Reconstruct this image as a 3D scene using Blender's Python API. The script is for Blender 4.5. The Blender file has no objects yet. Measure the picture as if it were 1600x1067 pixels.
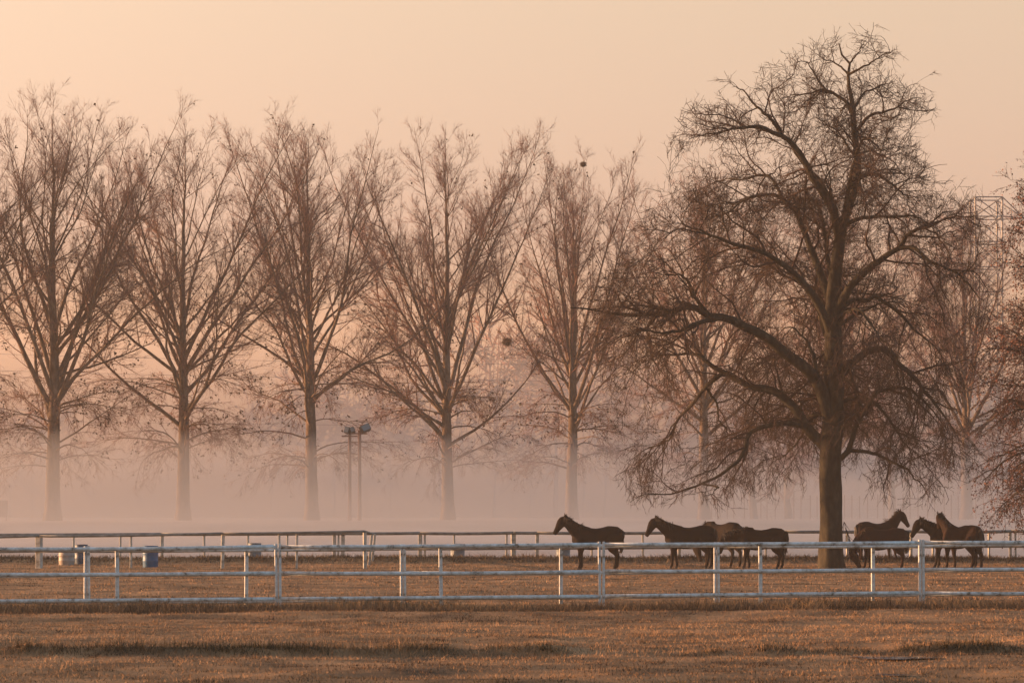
import bpy, bmesh, math, random
import numpy as np
from mathutils import Vector, Matrix

R = math.radians
rng = np.random.default_rng(7)
random.seed(7)
S = bpy.context.scene
COL = S.collection

# ------------------------------------------------------------------ camera
CAM_H, FPX, HOR = 2.08, 3777.8, 805.0
cam_d = bpy.data.cameras.new('camera')
cam = bpy.data.objects.new('camera', cam_d)
COL.objects.link(cam)
cam.location = (0, 0, CAM_H)
cam.rotation_euler = (R(90), 0, 0)
cam_d.lens, cam_d.sensor_width = 85.0, 36.0
cam_d.shift_y = (HOR - 533.5) / 1600.0
cam_d.clip_start, cam_d.clip_end = 0.5, 3000
S.camera = cam

# ------------------------------------------------------------------ sky and sun
SUN_AZ, SUN_EL = -77.0, 5.5            # degrees, azimuth from the view direction, left is negative
W = bpy.data.worlds.new('World')
S.world = W
W.use_nodes = True
wn, wl = W.node_tree.nodes, W.node_tree.links
wn.clear()
w_out = wn.new('ShaderNodeOutputWorld')
w_bg = wn.new('ShaderNodeBackground')
sky = wn.new('ShaderNodeTexSky')
sky.sky_type = 'NISHITA'
sky.sun_disc = False
sky.sun_elevation = R(SUN_EL)
sky.sun_rotation = R(SUN_AZ)
sky.altitude = 100
sky.air_density, sky.dust_density, sky.ozone_density = 1.0, 1.0, 1.0
SKY_WARM = [(0.0, (0.34, 0.185, 0.205)), (0.06, (0.41, 0.225, 0.235)), (0.12, (0.65, 0.365, 0.335)), (0.21, (1.06, 0.588, 0.41)), (0.5, (1.0, 0.80, 0.72)), (0.85, (1.0, 1.0, 1.0))]
SKY_COOL = [(0.0, (0.36, 0.41, 0.58)), (0.25, (0.66, 0.74, 0.92)), (0.7, (0.95, 0.97, 1.0))]
# dawn dust: the low sky towards the sun is warm; the high sky and the sky opposite stay cool
w_tc = wn.new('ShaderNodeTexCoord')
w_sep = wn.new('ShaderNodeSeparateXYZ')
def w_ramp_(stops):
    r = wn.new('ShaderNodeValToRGB')
    e = r.color_ramp.elements
    e[0].position, e[0].color = stops[0][0], (*stops[0][1], 1)
    e[1].position, e[1].color = stops[-1][0], (*stops[-1][1], 1)
    for p_, c_ in stops[1:-1]:
        k = e.new(p_); k.color = (*c_, 1)
    wl.new(w_sep.outputs['Z'], r.inputs[0])
    return r
w_warm = w_ramp_(SKY_WARM)
w_cool = w_ramp_(SKY_COOL)
w_dot = wn.new('ShaderNodeVectorMath'); w_dot.operation = 'DOT_PRODUCT'
w_dot.inputs[1].default_value = (math.sin(R(SUN_AZ)), math.cos(R(SUN_AZ)), 0)
w_map = wn.new('ShaderNodeMapRange'); w_map.interpolation_type = 'SMOOTHSTEP'
w_map.inputs['From Min'].default_value, w_map.inputs['From Max'].default_value = -0.80, 0.0
w_mix = wn.new('ShaderNodeMix'); w_mix.data_type = 'RGBA'
w_mul = wn.new('ShaderNodeMix')
w_mul.data_type, w_mul.blend_type = 'RGBA', 'MULTIPLY'
w_mul.inputs[0].default_value = 1.0
wl.new(w_tc.outputs['Generated'], w_sep.inputs[0])
wl.new(w_tc.outputs['Generated'], w_dot.inputs[0])
wl.new(w_dot.outputs['Value'], w_map.inputs['Value'])
wl.new(w_map.outputs[0], w_mix.inputs[0])
wl.new(w_cool.outputs[0], w_mix.inputs[6])
wl.new(w_warm.outputs[0], w_mix.inputs[7])
wl.new(sky.outputs[0], w_mul.inputs[6])
wl.new(w_mix.outputs[2], w_mul.inputs[7])
wl.new(w_mul.outputs[2], w_bg.inputs['Color'])
wl.new(w_bg.outputs[0], w_out.inputs[0])
w_bg.inputs['Strength'].default_value = 0.10

sun_dir = Vector((math.sin(R(SUN_AZ)) * math.cos(R(SUN_EL)), math.cos(R(SUN_AZ)) * math.cos(R(SUN_EL)), math.sin(R(SUN_EL))))
sun_l = bpy.data.lights.new('sun', 'SUN')
sun_l.energy, sun_l.angle = 3.2, R(0.5)
sun_l.color = (1.0, 0.53, 0.26)
sun = bpy.data.objects.new('sun', sun_l)
COL.objects.link(sun)
sun.location = sun_dir * 60
sun.rotation_euler = sun_dir.to_track_quat('Z', 'Y').to_euler()

S.view_settings.view_transform = 'Standard'
S.view_settings.look = 'None'
S.view_settings.exposure = 2.38
S.view_settings.gamma = 1.0
S.view_settings.use_curve_mapping = False
S.cycles.max_bounces = 6
S.cycles.diffuse_bounces = 2
S.cycles.volume_bounces = 1
S.cycles.use_denoising = True

HAZE_D, MIST_D = 0.00036, 0.054

# ------------------------------------------------------------------ helpers
def P(x, y, Y):
    """world point seen at photo pixel (x, y) at distance Y"""
    return np.array([(x - 800.0) * Y / FPX, Y, CAM_H - (y - HOR) * Y / FPX])

def tag(o, label=None, cat=None, group=None, kind=None):
    if label: o['label'] = label
    if cat: o['category'] = cat
    if group: o['group'] = group
    if kind: o['kind'] = kind
    return o

def thing(name, loc, label, cat, group=None, rz=0.0):
    o = bpy.data.objects.new(name, None)
    COL.objects.link(o)
    o.location = loc
    o.rotation_euler.z = rz
    o.empty_display_size = 0.3
    return tag(o, label, cat, group)

def link(name, me, parent=None, mat=None):
    o = bpy.data.objects.new(name, me)
    COL.objects.link(o)
    if parent: o.parent = parent
    if mat and len(me.materials) == 0: me.materials.append(mat)
    return o

def fast_mesh(name, verts, quads=None, tris=None, smooth=True):
    me = bpy.data.meshes.new(name)
    verts = np.asarray(verts, dtype=np.float32).reshape(-1, 3)
    nq = 0 if quads is None else len(quads)
    nt = 0 if tris is None else len(tris)
    me.vertices.add(len(verts))
    me.vertices.foreach_set('co', verts.ravel())
    idx = []
    if nq: idx.append(np.asarray(quads, dtype=np.int32).ravel())
    if nt: idx.append(np.asarray(tris, dtype=np.int32).ravel())
    idx = np.concatenate(idx)
    me.loops.add(len(idx))
    me.loops.foreach_set('vertex_index', idx)
    me.polygons.add(nq + nt)
    st = np.concatenate([np.arange(nq) * 4, nq * 4 + np.arange(nt) * 3]).astype(np.int32)
    me.polygons.foreach_set('loop_start', st)
    if smooth:
        me.polygons.foreach_set('use_smooth', np.ones(nq + nt, dtype=bool))
    me.update(calc_edges=True)
    return me

def norm(v):
    return v / (np.linalg.norm(v, axis=-1, keepdims=True) + 1e-9)

# --- value noise
def _hash(ix, iy, seed):
    n = (ix * 374761393 + iy * 668265263 + seed * 982451653) & 0x7fffffff
    n = ((n ^ (n >> 13)) * 1274126177) & 0x7fffffff
    return ((n ^ (n >> 16)) & 0xffff) / 65535.0

def vnoise(x, y, seed=0):
    xi, yi = np.floor(x).astype(np.int64), np.floor(y).astype(np.int64)
    fx, fy = x - xi, y - yi
    fx, fy = fx * fx * (3 - 2 * fx), fy * fy * (3 - 2 * fy)
    a, b = _hash(xi, yi, seed), _hash(xi + 1, yi, seed)
    c, d = _hash(xi, yi + 1, seed), _hash(xi + 1, yi + 1, seed)
    return (a * (1 - fx) + b * fx) * (1 - fy) + (c * (1 - fx) + d * fx) * fy

def fbm(x, y, seed=0, octv=3):
    s, a, t = 0.0, 1.0, 0.0
    for k in range(octv):
        s = s + a * vnoise(x * 2 ** k, y * 2 ** k, seed + k * 17)
        t += a
        a *= 0.5
    return s / t - 0.5

def sstep(a, b, x):
    t = np.clip((x - a) / (b - a), 0, 1)
    return t * t * (3 - 2 * t)

def furrow_on(X):
    return sstep(-0.16, 0.10, fbm(X * 0.20, X * 0 + 9.1, 77, 2) + 0.8 * fbm(X * 0.9, X * 0 + 4.4, 78, 3) + 0.20)

def furrow_y(X):
    return 36.1 + 0.22 * np.sin(X * 0.21 + 0.6) + fbm(X * 0.35, X * 0 + 3.3, 41, 3) * 0.9

def ground_z(X, Y):
    X, Y = np.asarray(X, float), np.asarray(Y, float)
    z = 1.75 * sstep(112, 150, Y)
    z = z + 0.10 * fbm(X * 0.12, Y * 0.12, 3, 3) * (1 - sstep(108, 120, Y))
    z = z + 0.09 * fbm(X * 0.7, Y * 0.9, 5, 3) * (1 - sstep(60, 110, Y))
    # the long furrow that crosses the near grass
    fy = Y - furrow_y(X)
    br = furrow_on(X)
    z = z + br * 0.09 * (sstep(-0.25, 0.15, fy) * np.exp(-np.maximum(fy, 0) / 4.0) - 0.5 * np.exp(-((fy + 0.5) / 0.35) ** 2))
    z = z + 0.05 * fbm(X * 1.1, Y * 2.2, 15, 2) * (1 - sstep(48, 80, Y))
    # shallow dip under the fence line, with a crest in front of it
    cy = Y - 50.0 - 0.5 * np.sin(X * 0.13)
    z = z + 0.08 * np.exp(-(cy / 1.3) ** 2) - 0.06 * np.exp(-((cy - 3.0) / 1.6) ** 2)
    # low bank along the far fence
    bm = 0.75 + 0.7 * fbm(X * 0.10, X * 0 + 1.7, 12, 2)
    z = z + 0.27 * bm * np.exp(-((Y - 105.4) / 1.1) ** 2)
    return z

# ------------------------------------------------------------------ materials
def principled(name, col, rough=0.8, spec=0.2):
    m = bpy.data.materials.new(name)
    m.use_nodes = True
    b = m.node_tree.nodes['Principled BSDF']
    b.inputs['Base Color'].default_value = (*col, 1)
    b.inputs['Roughness'].default_value = rough
    b.inputs['Specular IOR Level'].default_value = spec
    return m

def noisy(name, stops, scale=4.0, rough=0.85, spec=0.2, detail=5, bump=0.0, stretch=(1, 1, 1), bump_scale=None, coord='Object', wobble=0.6):
    m = principled(name, stops[0][1], rough, spec)
    n, l = m.node_tree.nodes, m.node_tree.links
    b = n['Principled BSDF']
    tc = n.new('ShaderNodeTexCoord')
    mp = n.new('ShaderNodeMapping')
    mp.inputs['Scale'].default_value = stretch
    nz = n.new('ShaderNodeTexNoise')
    nz.inputs['Scale'].default_value = scale
    nz.inputs['Detail'].default_value = detail
    nz.inputs['Roughness'].default_value = wobble
    rp = n.new('ShaderNodeValToRGB')
    el = rp.color_ramp.elements
    el[0].position, el[0].color = stops[0][0], (*stops[0][1], 1)
    el[1].position, el[1].color = stops[-1][0], (*stops[-1][1], 1)
    for p, c in stops[1:-1]:
        k = el.new(p); k.color = (*c, 1)
    l.new(tc.outputs[coord], mp.inputs[0])
    l.new(mp.outputs[0], nz.inputs['Vector'])
    l.new(nz.outputs['Fac'], rp.inputs[0])
    l.new(rp.outputs[0], b.inputs['Base Color'])
    if bump:
        nb = n.new('ShaderNodeTexNoise')
        nb.inputs['Scale'].default_value = bump_scale or scale * 3
        nb.inputs['Detail'].default_value = 4
        bp = n.new('ShaderNodeBump')
        bp.inputs['Strength'].default_value = bump
        bp.inputs['Distance'].default_value = 0.02
        l.new(mp.outputs[0], nb.inputs['Vector'])
        l.new(nb.outputs['Fac'], bp.inputs['Height'])
        l.new(bp.outputs[0], b.inputs['Normal'])
    return m

M = {}
M['soil'] = noisy('soil', [(0.30, (0.055, 0.038, 0.022)), (0.5, (0.18, 0.105, 0.052)), (0.68, (0.32, 0.185, 0.09))], 0.55, 0.95, 0.1, 8, 0.6, bump_scale=9)
M['bark'] = noisy('bark', [(0.35, (0.016, 0.014, 0.010)), (0.55, (0.030, 0.026, 0.018)), (0.72, (0.056, 0.046, 0.032))], 5, 0.9, 0.15, 6, 0.8, (1, 1, 0.5))
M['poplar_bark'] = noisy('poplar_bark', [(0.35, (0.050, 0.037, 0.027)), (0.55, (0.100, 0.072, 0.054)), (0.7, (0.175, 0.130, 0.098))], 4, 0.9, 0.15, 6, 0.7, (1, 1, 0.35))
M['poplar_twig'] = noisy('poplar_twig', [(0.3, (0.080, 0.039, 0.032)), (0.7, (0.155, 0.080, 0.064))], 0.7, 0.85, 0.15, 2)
M['twig'] = noisy('twig', [(0.3, (0.022, 0.016, 0.012)), (0.7, (0.050, 0.030, 0.024))], 0.5, 0.85, 0.15, 2)
M['leaf_dark'] = noisy('leaf_dark', [(0.3, (0.030, 0.024, 0.015)), (0.7, (0.075, 0.045, 0.028))], 2.0, 0.8, 0.2, 2)
M['leaf_rust'] = noisy('leaf_rust', [(0.3, (0.065, 0.025, 0.020)), (0.5, (0.11, 0.044, 0.032)), (0.75, (0.18, 0.074, 0.048))], 2.5, 0.7, 0.25, 3)
M['white_paint'] = noisy('white_paint', [(0.34, (0.09, 0.08, 0.055)), (0.45, (0.36, 0.375, 0.36)), (0.60, (0.50, 0.55, 0.56)), (0.8, (0.64, 0.69, 0.70))], 5.5, 0.5, 0.4, 8, 0.25, wobble=0.7)
M['old_paint'] = noisy('old_paint', [(0.30, (0.12, 0.10, 0.075)), (0.5, (0.34, 0.33, 0.29)), (0.75, (0.55, 0.53, 0.47))], 4.0, 0.7, 0.3, 7, 0.25)
M['grey_rail'] = noisy('grey_rail', [(0.3, (0.09, 0.087, 0.075)), (0.7, (0.24, 0.235, 0.21))], 3.0, 0.75, 0.25, 6, 0.25)
M['bay'] = noisy('bay_coat', [(0.3, (0.008, 0.004, 0.003)), (0.7, (0.020, 0.009, 0.006))], 3.0, 0.8, 0.08, 3)
M['dark_bay'] = noisy('dark_bay_coat', [(0.3, (0.006, 0.004, 0.003)), (0.7, (0.012, 0.007, 0.005))], 3.0, 0.8, 0.08, 3)
M['chestnut'] = noisy('chestnut_coat', [(0.3, (0.012, 0.005, 0.0035)), (0.7, (0.027, 0.010, 0.006))], 3.0, 0.8, 0.08, 3)
M['hair'] = principled('horse_hair', (0.012, 0.009, 0.007), 0.6, 0.3)
M['hoof'] = principled('hoof_horn', (0.03, 0.025, 0.02), 0.6, 0.3)
M['eye'] = principled('horse_eye', (0.006, 0.005, 0.004), 0.15, 0.5)
M['blue'] = noisy('blue_plastic', [(0.3, (0.008, 0.068, 0.150)), (0.7, (0.013, 0.095, 0.20))], 3, 0.5, 0.35, 4)
M['navy'] = noisy('navy_plastic', [(0.3, (0.014, 0.045, 0.085)), (0.7, (0.026, 0.070, 0.12))], 3, 0.5, 0.35, 4)
M['greyblue'] = noisy('faded_blue_plastic', [(0.3, (0.09, 0.12, 0.14)), (0.7, (0.16, 0.20, 0.22))], 3, 0.55, 0.3, 4)
M['cream'] = noisy('cream_plastic', [(0.3, (0.20, 0.175, 0.15)), (0.7, (0.32, 0.285, 0.25))], 3, 0.55, 0.3, 4)
M['steel'] = noisy('dull_steel', [(0.3, (0.10, 0.10, 0.10)), (0.7, (0.19, 0.185, 0.18))], 2, 0.6, 0.4, 3)
M['pole_wood'] = noisy('pole_wood', [(0.3, (0.09, 0.05, 0.035)), (0.7, (0.19, 0.105, 0.07))], 3, 0.85, 0.15, 5, 0.3, (1, 1, 0.15))
M['lamp_case'] = principled('lamp_case', (0.035, 0.038, 0.036), 0.6, 0.3)
M['lamp_glass'] = principled('lamp_glass', (0.10, 0.11, 0.11), 0.15, 0.5)
M['board'] = noisy('pale_board', [(0.3, (0.22, 0.19, 0.17)), (0.7, (0.34, 0.30, 0.27))], 2, 0.8, 0.2, 3)
M['water'] = principled('puddle_water', (0.03, 0.035, 0.04), 0.08, 0.5)

def grass_mat(name, c0, c1, c2, green):
    m = principled(name, c0, 0.8, 0.15)
    n, l = m.node_tree.nodes, m.node_tree.links
    b = n['Principled BSDF']
    at = n.new('ShaderNodeAttribute'); at.attribute_name = 'tone'
    rp = n.new('ShaderNodeValToRGB')
    el = rp.color_ramp.elements
    el[0].position, el[0].color = 0.0, (*c0, 1)
    el[1].position, el[1].color = 1.0, (*c2, 1)
    k = el.new(0.5); k.color = (*c1, 1)
    ag = n.new('ShaderNodeAttribute'); ag.attribute_name = 'green'
    mx = n.new('ShaderNodeMix'); mx.data_type = 'RGBA'
    mx.inputs[7].default_value = (*green, 1)
    l.new(at.outputs['Fac'], rp.inputs[0])
    l.new(rp.outputs[0], mx.inputs[6])
    l.new(ag.outputs['Fac'], mx.inputs[0])
    l.new(mx.outputs[2], b.inputs['Base Color'])
    return m
M['straw'] = grass_mat('straw_grass', (0.034, 0.020, 0.012), (0.26, 0.148, 0.074), (0.37, 0.230, 0.126), (0.030, 0.030, 0.011))
M['tall'] = grass_mat('tall_grass', (0.030, 0.021, 0.013), (0.085, 0.060, 0.037), (0.20, 0.135, 0.075), (0.026, 0.030, 0.014))

def mist_tint(m):
    # beyond the far fence the mist's pale veil is painted into the ground colour
    n, l = m.node_tree.nodes, m.node_tree.links
    b = n['Principled BSDF']
    src = b.inputs['Base Color'].links[0].from_socket
    tc = n.new('ShaderNodeTexCoord'); sp = n.new('ShaderNodeSeparateXYZ')
    mr = n.new('ShaderNodeMapRange'); mr.inputs['From Min'].default_value, mr.inputs['From Max'].default_value = 107.5, 112.0
    nz = n.new('ShaderNodeTexNoise'); nz.inputs['Scale'].default_value = 0.12; nz.inputs['Detail'].default_value = 6
    rp = n.new('ShaderNodeValToRGB'); e = rp.color_ramp.elements
    e[0].position, e[0].color = 0.35, (0.36, 0.29, 0.24, 1)
    e[1].position, e[1].color = 0.65, (0.52, 0.43, 0.37, 1)
    mx = n.new('ShaderNodeMix'); mx.data_type = 'RGBA'
    l.new(tc.outputs['Object'], sp.inputs[0]); l.new(sp.outputs['Y'], mr.inputs['Value'])
    l.new(tc.outputs['Object'], nz.inputs['Vector']); l.new(nz.outputs['Fac'], rp.inputs[0])
    l.new(mr.outputs[0], mx.inputs[0]); l.new(src, mx.inputs[6]); l.new(rp.outputs[0], mx.inputs[7])
    l.new(mx.outputs[2], b.inputs['Base Color'])
mist_tint(M['soil'])

def volume_mat(name, density, col):
    m = bpy.data.materials.new(name)
    m.use_nodes = True
    n, l = m.node_tree.nodes, m.node_tree.links
    n.clear()
    o = n.new('ShaderNodeOutputMaterial')
    v = n.new('ShaderNodeVolumePrincipled')
    v.inputs['Color'].default_value = (*col, 1)
    v.inputs['Density'].default_value = density
    v.inputs['Anisotropy'].default_value = 0.15
    l.new(v.outputs[0], o.inputs['Volume'])
    return m
M['haze'] = volume_mat('haze_air', HAZE_D, (0.86, 0.80, 0.75))
M['mist_thin'] = volume_mat('thin_mist_air', 0.034, (0.56, 0.56, 0.56))
M['mist'] = volume_mat('mist_air', MIST_D, (0.56, 0.56, 0.56))

# ------------------------------------------------------------------ ground
def axis(parts):
    out = []
    for a, b, st in parts:
        out.append(np.arange(a, b - 1e-6, st))
    return np.concatenate(out + [np.array([parts[-1][1]])])
gx = axis([(-600, -120, 40), (-120, -40, 4), (-40, 40, 0.32), (40, 120, 4), (120, 600, 40)])
gy = axis([(-40, 16, 4), (16, 28, 0.6), (28, 58, 0.21), (58, 102, 0.7), (102, 110, 0.4), (110, 160, 2.0), (160, 240, 8), (240, 600, 40)])
GX, GY = np.meshgrid(gx, gy)
GZ = ground_z(GX, GY)
nv, nu = GX.shape
ii = (np.arange(nv - 1)[:, None] * nu + np.arange(nu - 1)[None, :]).ravel()
quads = np.stack([ii, ii + 1, ii + nu + 1, ii + nu], 1)
ground = link('ground', fast_mesh('ground', np.stack([GX, GY, GZ], -1), quads), None, M['soil'])
tag(ground, kind='structure')

# ------------------------------------------------------------------ haze and ground mist
def box_mesh(name, lo, hi):
    x0, y0, z0 = lo; x1, y1, z1 = hi
    v = [(x0, y0, z0), (x1, y0, z0), (x1, y1, z0), (x0, y1, z0), (x0, y0, z1), (x1, y0, z1), (x1, y1, z1), (x0, y1, z1)]
    q = [(3, 2, 1, 0), (4, 5, 6, 7), (0, 1, 5, 4), (1, 2, 6, 5), (2, 3, 7, 6), (3, 0, 4, 7)]
    return fast_mesh(name, v, q, smooth=False)
haze = link('haze', box_mesh('haze', (-640, -60, -1.3), (640, 640, 46)), None, M['haze'])
tag(haze, kind='stuff')
# the bank of mist that lies on the field between the far fence and the trees: bottom follows the ground
def mist_bank(xa, xb, ya, yb, za, zb, mat, rough):
  mx_ = np.linspace(xa, xb, 35)
  my_ = np.linspace(ya, yb, 14)
  MX, MY = np.meshgrid(mx_, my_)
  low = ground_z(MX, MY) + 0.06
  top = za + (zb - za) * ((MY - ya) / (yb - ya)) ** 1.25 + rough * fbm(MX * 0.028, MY * 0.04, 90, 3)
  a_, b_ = MX.shape
  ii = (np.arange(a_ - 1)[:, None] * b_ + np.arange(b_ - 1)[None, :]).ravel()
  q1 = np.stack([ii, ii + b_, ii + b_ + 1, ii + 1], 1)
  edge = sstep(xa, xa + 26, MX) * sstep(xb, xb - 26, MX)
  top = low + 0.02 + np.maximum(top - low, 0.3) * edge
  n0 = a_ * b_
  q2 = np.stack([ii, ii + 1, ii + b_ + 1, ii + b_], 1) + n0
  ring = list(range(b_)) + [k * b_ + b_ - 1 for k in range(1, a_)] + [(a_ - 1) * b_ + k for k in range(b_ - 2, -1, -1)] + [k * b_ for k in range(a_ - 2, 0, -1)]
  rg = np.array(ring); rn = np.roll(rg, -1)
  q3 = np.stack([rg, rn, rn + n0, rg + n0], 1)
  mist = link('ground_mist', fast_mesh('ground_mist', np.concatenate([np.stack([MX, MY, low], -1).reshape(-1, 3), np.stack([MX, MY, top], -1).reshape(-1, 3)]), np.concatenate([q1, q2, q3]), smooth=False), None, M[mat])
  tag(mist, kind='stuff')
mist_bank(-72, 90, 110.6, 146.5, 1.1, 7.2, 'mist', 1.2)
mist_bank(-260, 260, 246.0, 292.0, 6.0, 26.0, 'mist_thin', 6.0)

# ------------------------------------------------------------------ tubes and branches
def tubes(pts, rad, k=5, cap_tip=True):
    """pts [n,m,3], rad [n,m] -> verts, quads, tris for n tapered tubes"""
    n, m, _ = pts.shape
    tan = np.empty_like(pts)
    tan[:, 1:-1] = pts[:, 2:] - pts[:, :-2]
    tan[:, 0] = pts[:, 1] - pts[:, 0]
    tan[:, -1] = pts[:, -1] - pts[:, -2]
    tan = norm(tan)
    mean = norm(pts[:, -1] - pts[:, 0])
    ref = np.where(np.abs(mean[:, 2:3]) > 0.8, np.array([[1.0, 0.13, 0.0]]), np.array([[0.07, 0.05, 1.0]]))
    u = norm(np.cross(tan, ref[:, None, :]))
    v = np.cross(tan, u)
    a = np.arange(k) * 2 * np.pi / k
    ring = pts[:, :, None, :] + rad[:, :, None, None] * (np.cos(a)[None, None, :, None] * u[:, :, None, :] + np.sin(a)[None, None, :, None] * v[:, :, None, :])
    V = ring.reshape(-1, 3)
    base = (np.arange(n)[:, None, None] * m + np.arange(m - 1)[None, :, None]) * k
    j = np.arange(k)[None, None, :]
    j2 = (j + 1) % k
    Q = np.stack([base + j, base + j2, base + k + j2, base + k + j], -1).reshape(-1, 4)
    return V, Q

def spikes(base, tip, r):
    """three-sided needles"""
    n = len(base)
    d = norm(tip - base)
    ref = np.where(np.abs(d[:, 2:3]) > 0.8, np.array([[1.0, 0, 0]]), np.array([[0, 0, 1.0]]))
    u = norm(np.cross(d, ref)); v = np.cross(d, u)
    V = np.empty((n, 4, 3))
    for q in range(3):
        a = q * 2.0944
        V[:, q] = base + r[:, None] * (math.cos(a) * u + math.sin(a) * v)
    V[:, 3] = tip
    o = (np.arange(n) * 4)[:, None]
    T = np.concatenate([o + np.array([[0, 1, 3]]), o + np.array([[1, 2, 3]]), o + np.array([[2, 0, 3]])])
    return V.reshape(-1, 3), T

class Acc:
    def __init__(self): self.v, self.q, self.t, self.n = [], [], [], 0
    def add(self, V, Q=None, T=None):
        if Q is not None: self.q.append(Q + self.n)
        if T is not None: self.t.append(T + self.n)
        self.v.append(V); self.n += len(V)
    def mesh(self, name, smooth=True):
        return fast_mesh(name, np.concatenate(self.v), np.concatenate(self.q) if self.q else None, np.concatenate(self.t) if self.t else None, smooth)

def grow(rg, p, d, L, m, wob, trop, curl=None):
    """grow n branches of m points; trop [n] pulls them up (+) or down (-)"""
    n = len(p)
    pts = np.empty((n, m, 3))
    pts[:, 0] = p
    st = (L / (m - 1))[:, None]
    d = d.copy()
    up = np.array([[0, 0, 1.0]])
    for k in range(1, m):
        w = rg.normal(0, 1, (n, 3)) * (wob[:, None] if isinstance(wob, np.ndarray) else wob)
        d = norm(d + w + up * (trop[:, None] if isinstance(trop, np.ndarray) else trop))
        pts[:, k] = pts[:, k - 1] + d * st
    return pts

def sprout(rg, pts, rad, per, t0, t1, ang, spread, bias=1.0):
    """children starts on polylines; per [n] children each -> base, dir, parent index, t, radius"""
    n, m, _ = pts.shape
    par = np.repeat(np.arange(n), per)
    c = len(par)
    t = t0 + (t1 - t0) * rg.random(c) ** bias
    f = t * (m - 1)
    k = np.minimum(f.astype(int), m - 2)
    w = (f - k)[:, None]
    p = pts[par, k] * (1 - w) + pts[par, k + 1] * w
    d = norm(pts[par, k + 1] - pts[par, k])
    r = rad[par, k] * (1 - w[:, 0]) + rad[par, k + 1] * w[:, 0]
    x = rg.normal(0, 1, (c, 3))
    x = norm(x - d * np.sum(x * d, -1, keepdims=True))
    a = np.radians(rg.normal(ang, spread, c))[:, None]
    return p, norm(d * np.cos(a) + x * np.sin(a)), par, t, r

def taper(r0, r1, m, pw=1.0):
    t = np.linspace(0, 1, m)[None, :] ** pw
    return r0[:, None] * (1 - t) + r1[:, None] * t

def leaf_cards(rg, pos, size):
    n = len(pos)
    a = norm(rg.normal(0, 1, (n, 3)) + np.array([0, 0, -0.6]))
    b = norm(np.cross(a, rg.normal(0, 1, (n, 3))))
    c = np.cross(a, b)
    s = size[:, None]
    V = np.stack([pos, pos + a * s * 0.55 + b * s * 0.38 + c * s * 0.12, pos + a * s, pos + a * s * 0.55 - b * s * 0.38 + c * s * 0.12], 1).reshape(-1, 3)
    o = (np.arange(n) * 4)[:, None]
    T = np.concatenate([o + np.array([[0, 1, 2]]), o + np.array([[0, 2, 3]])])
    return V, T

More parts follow.
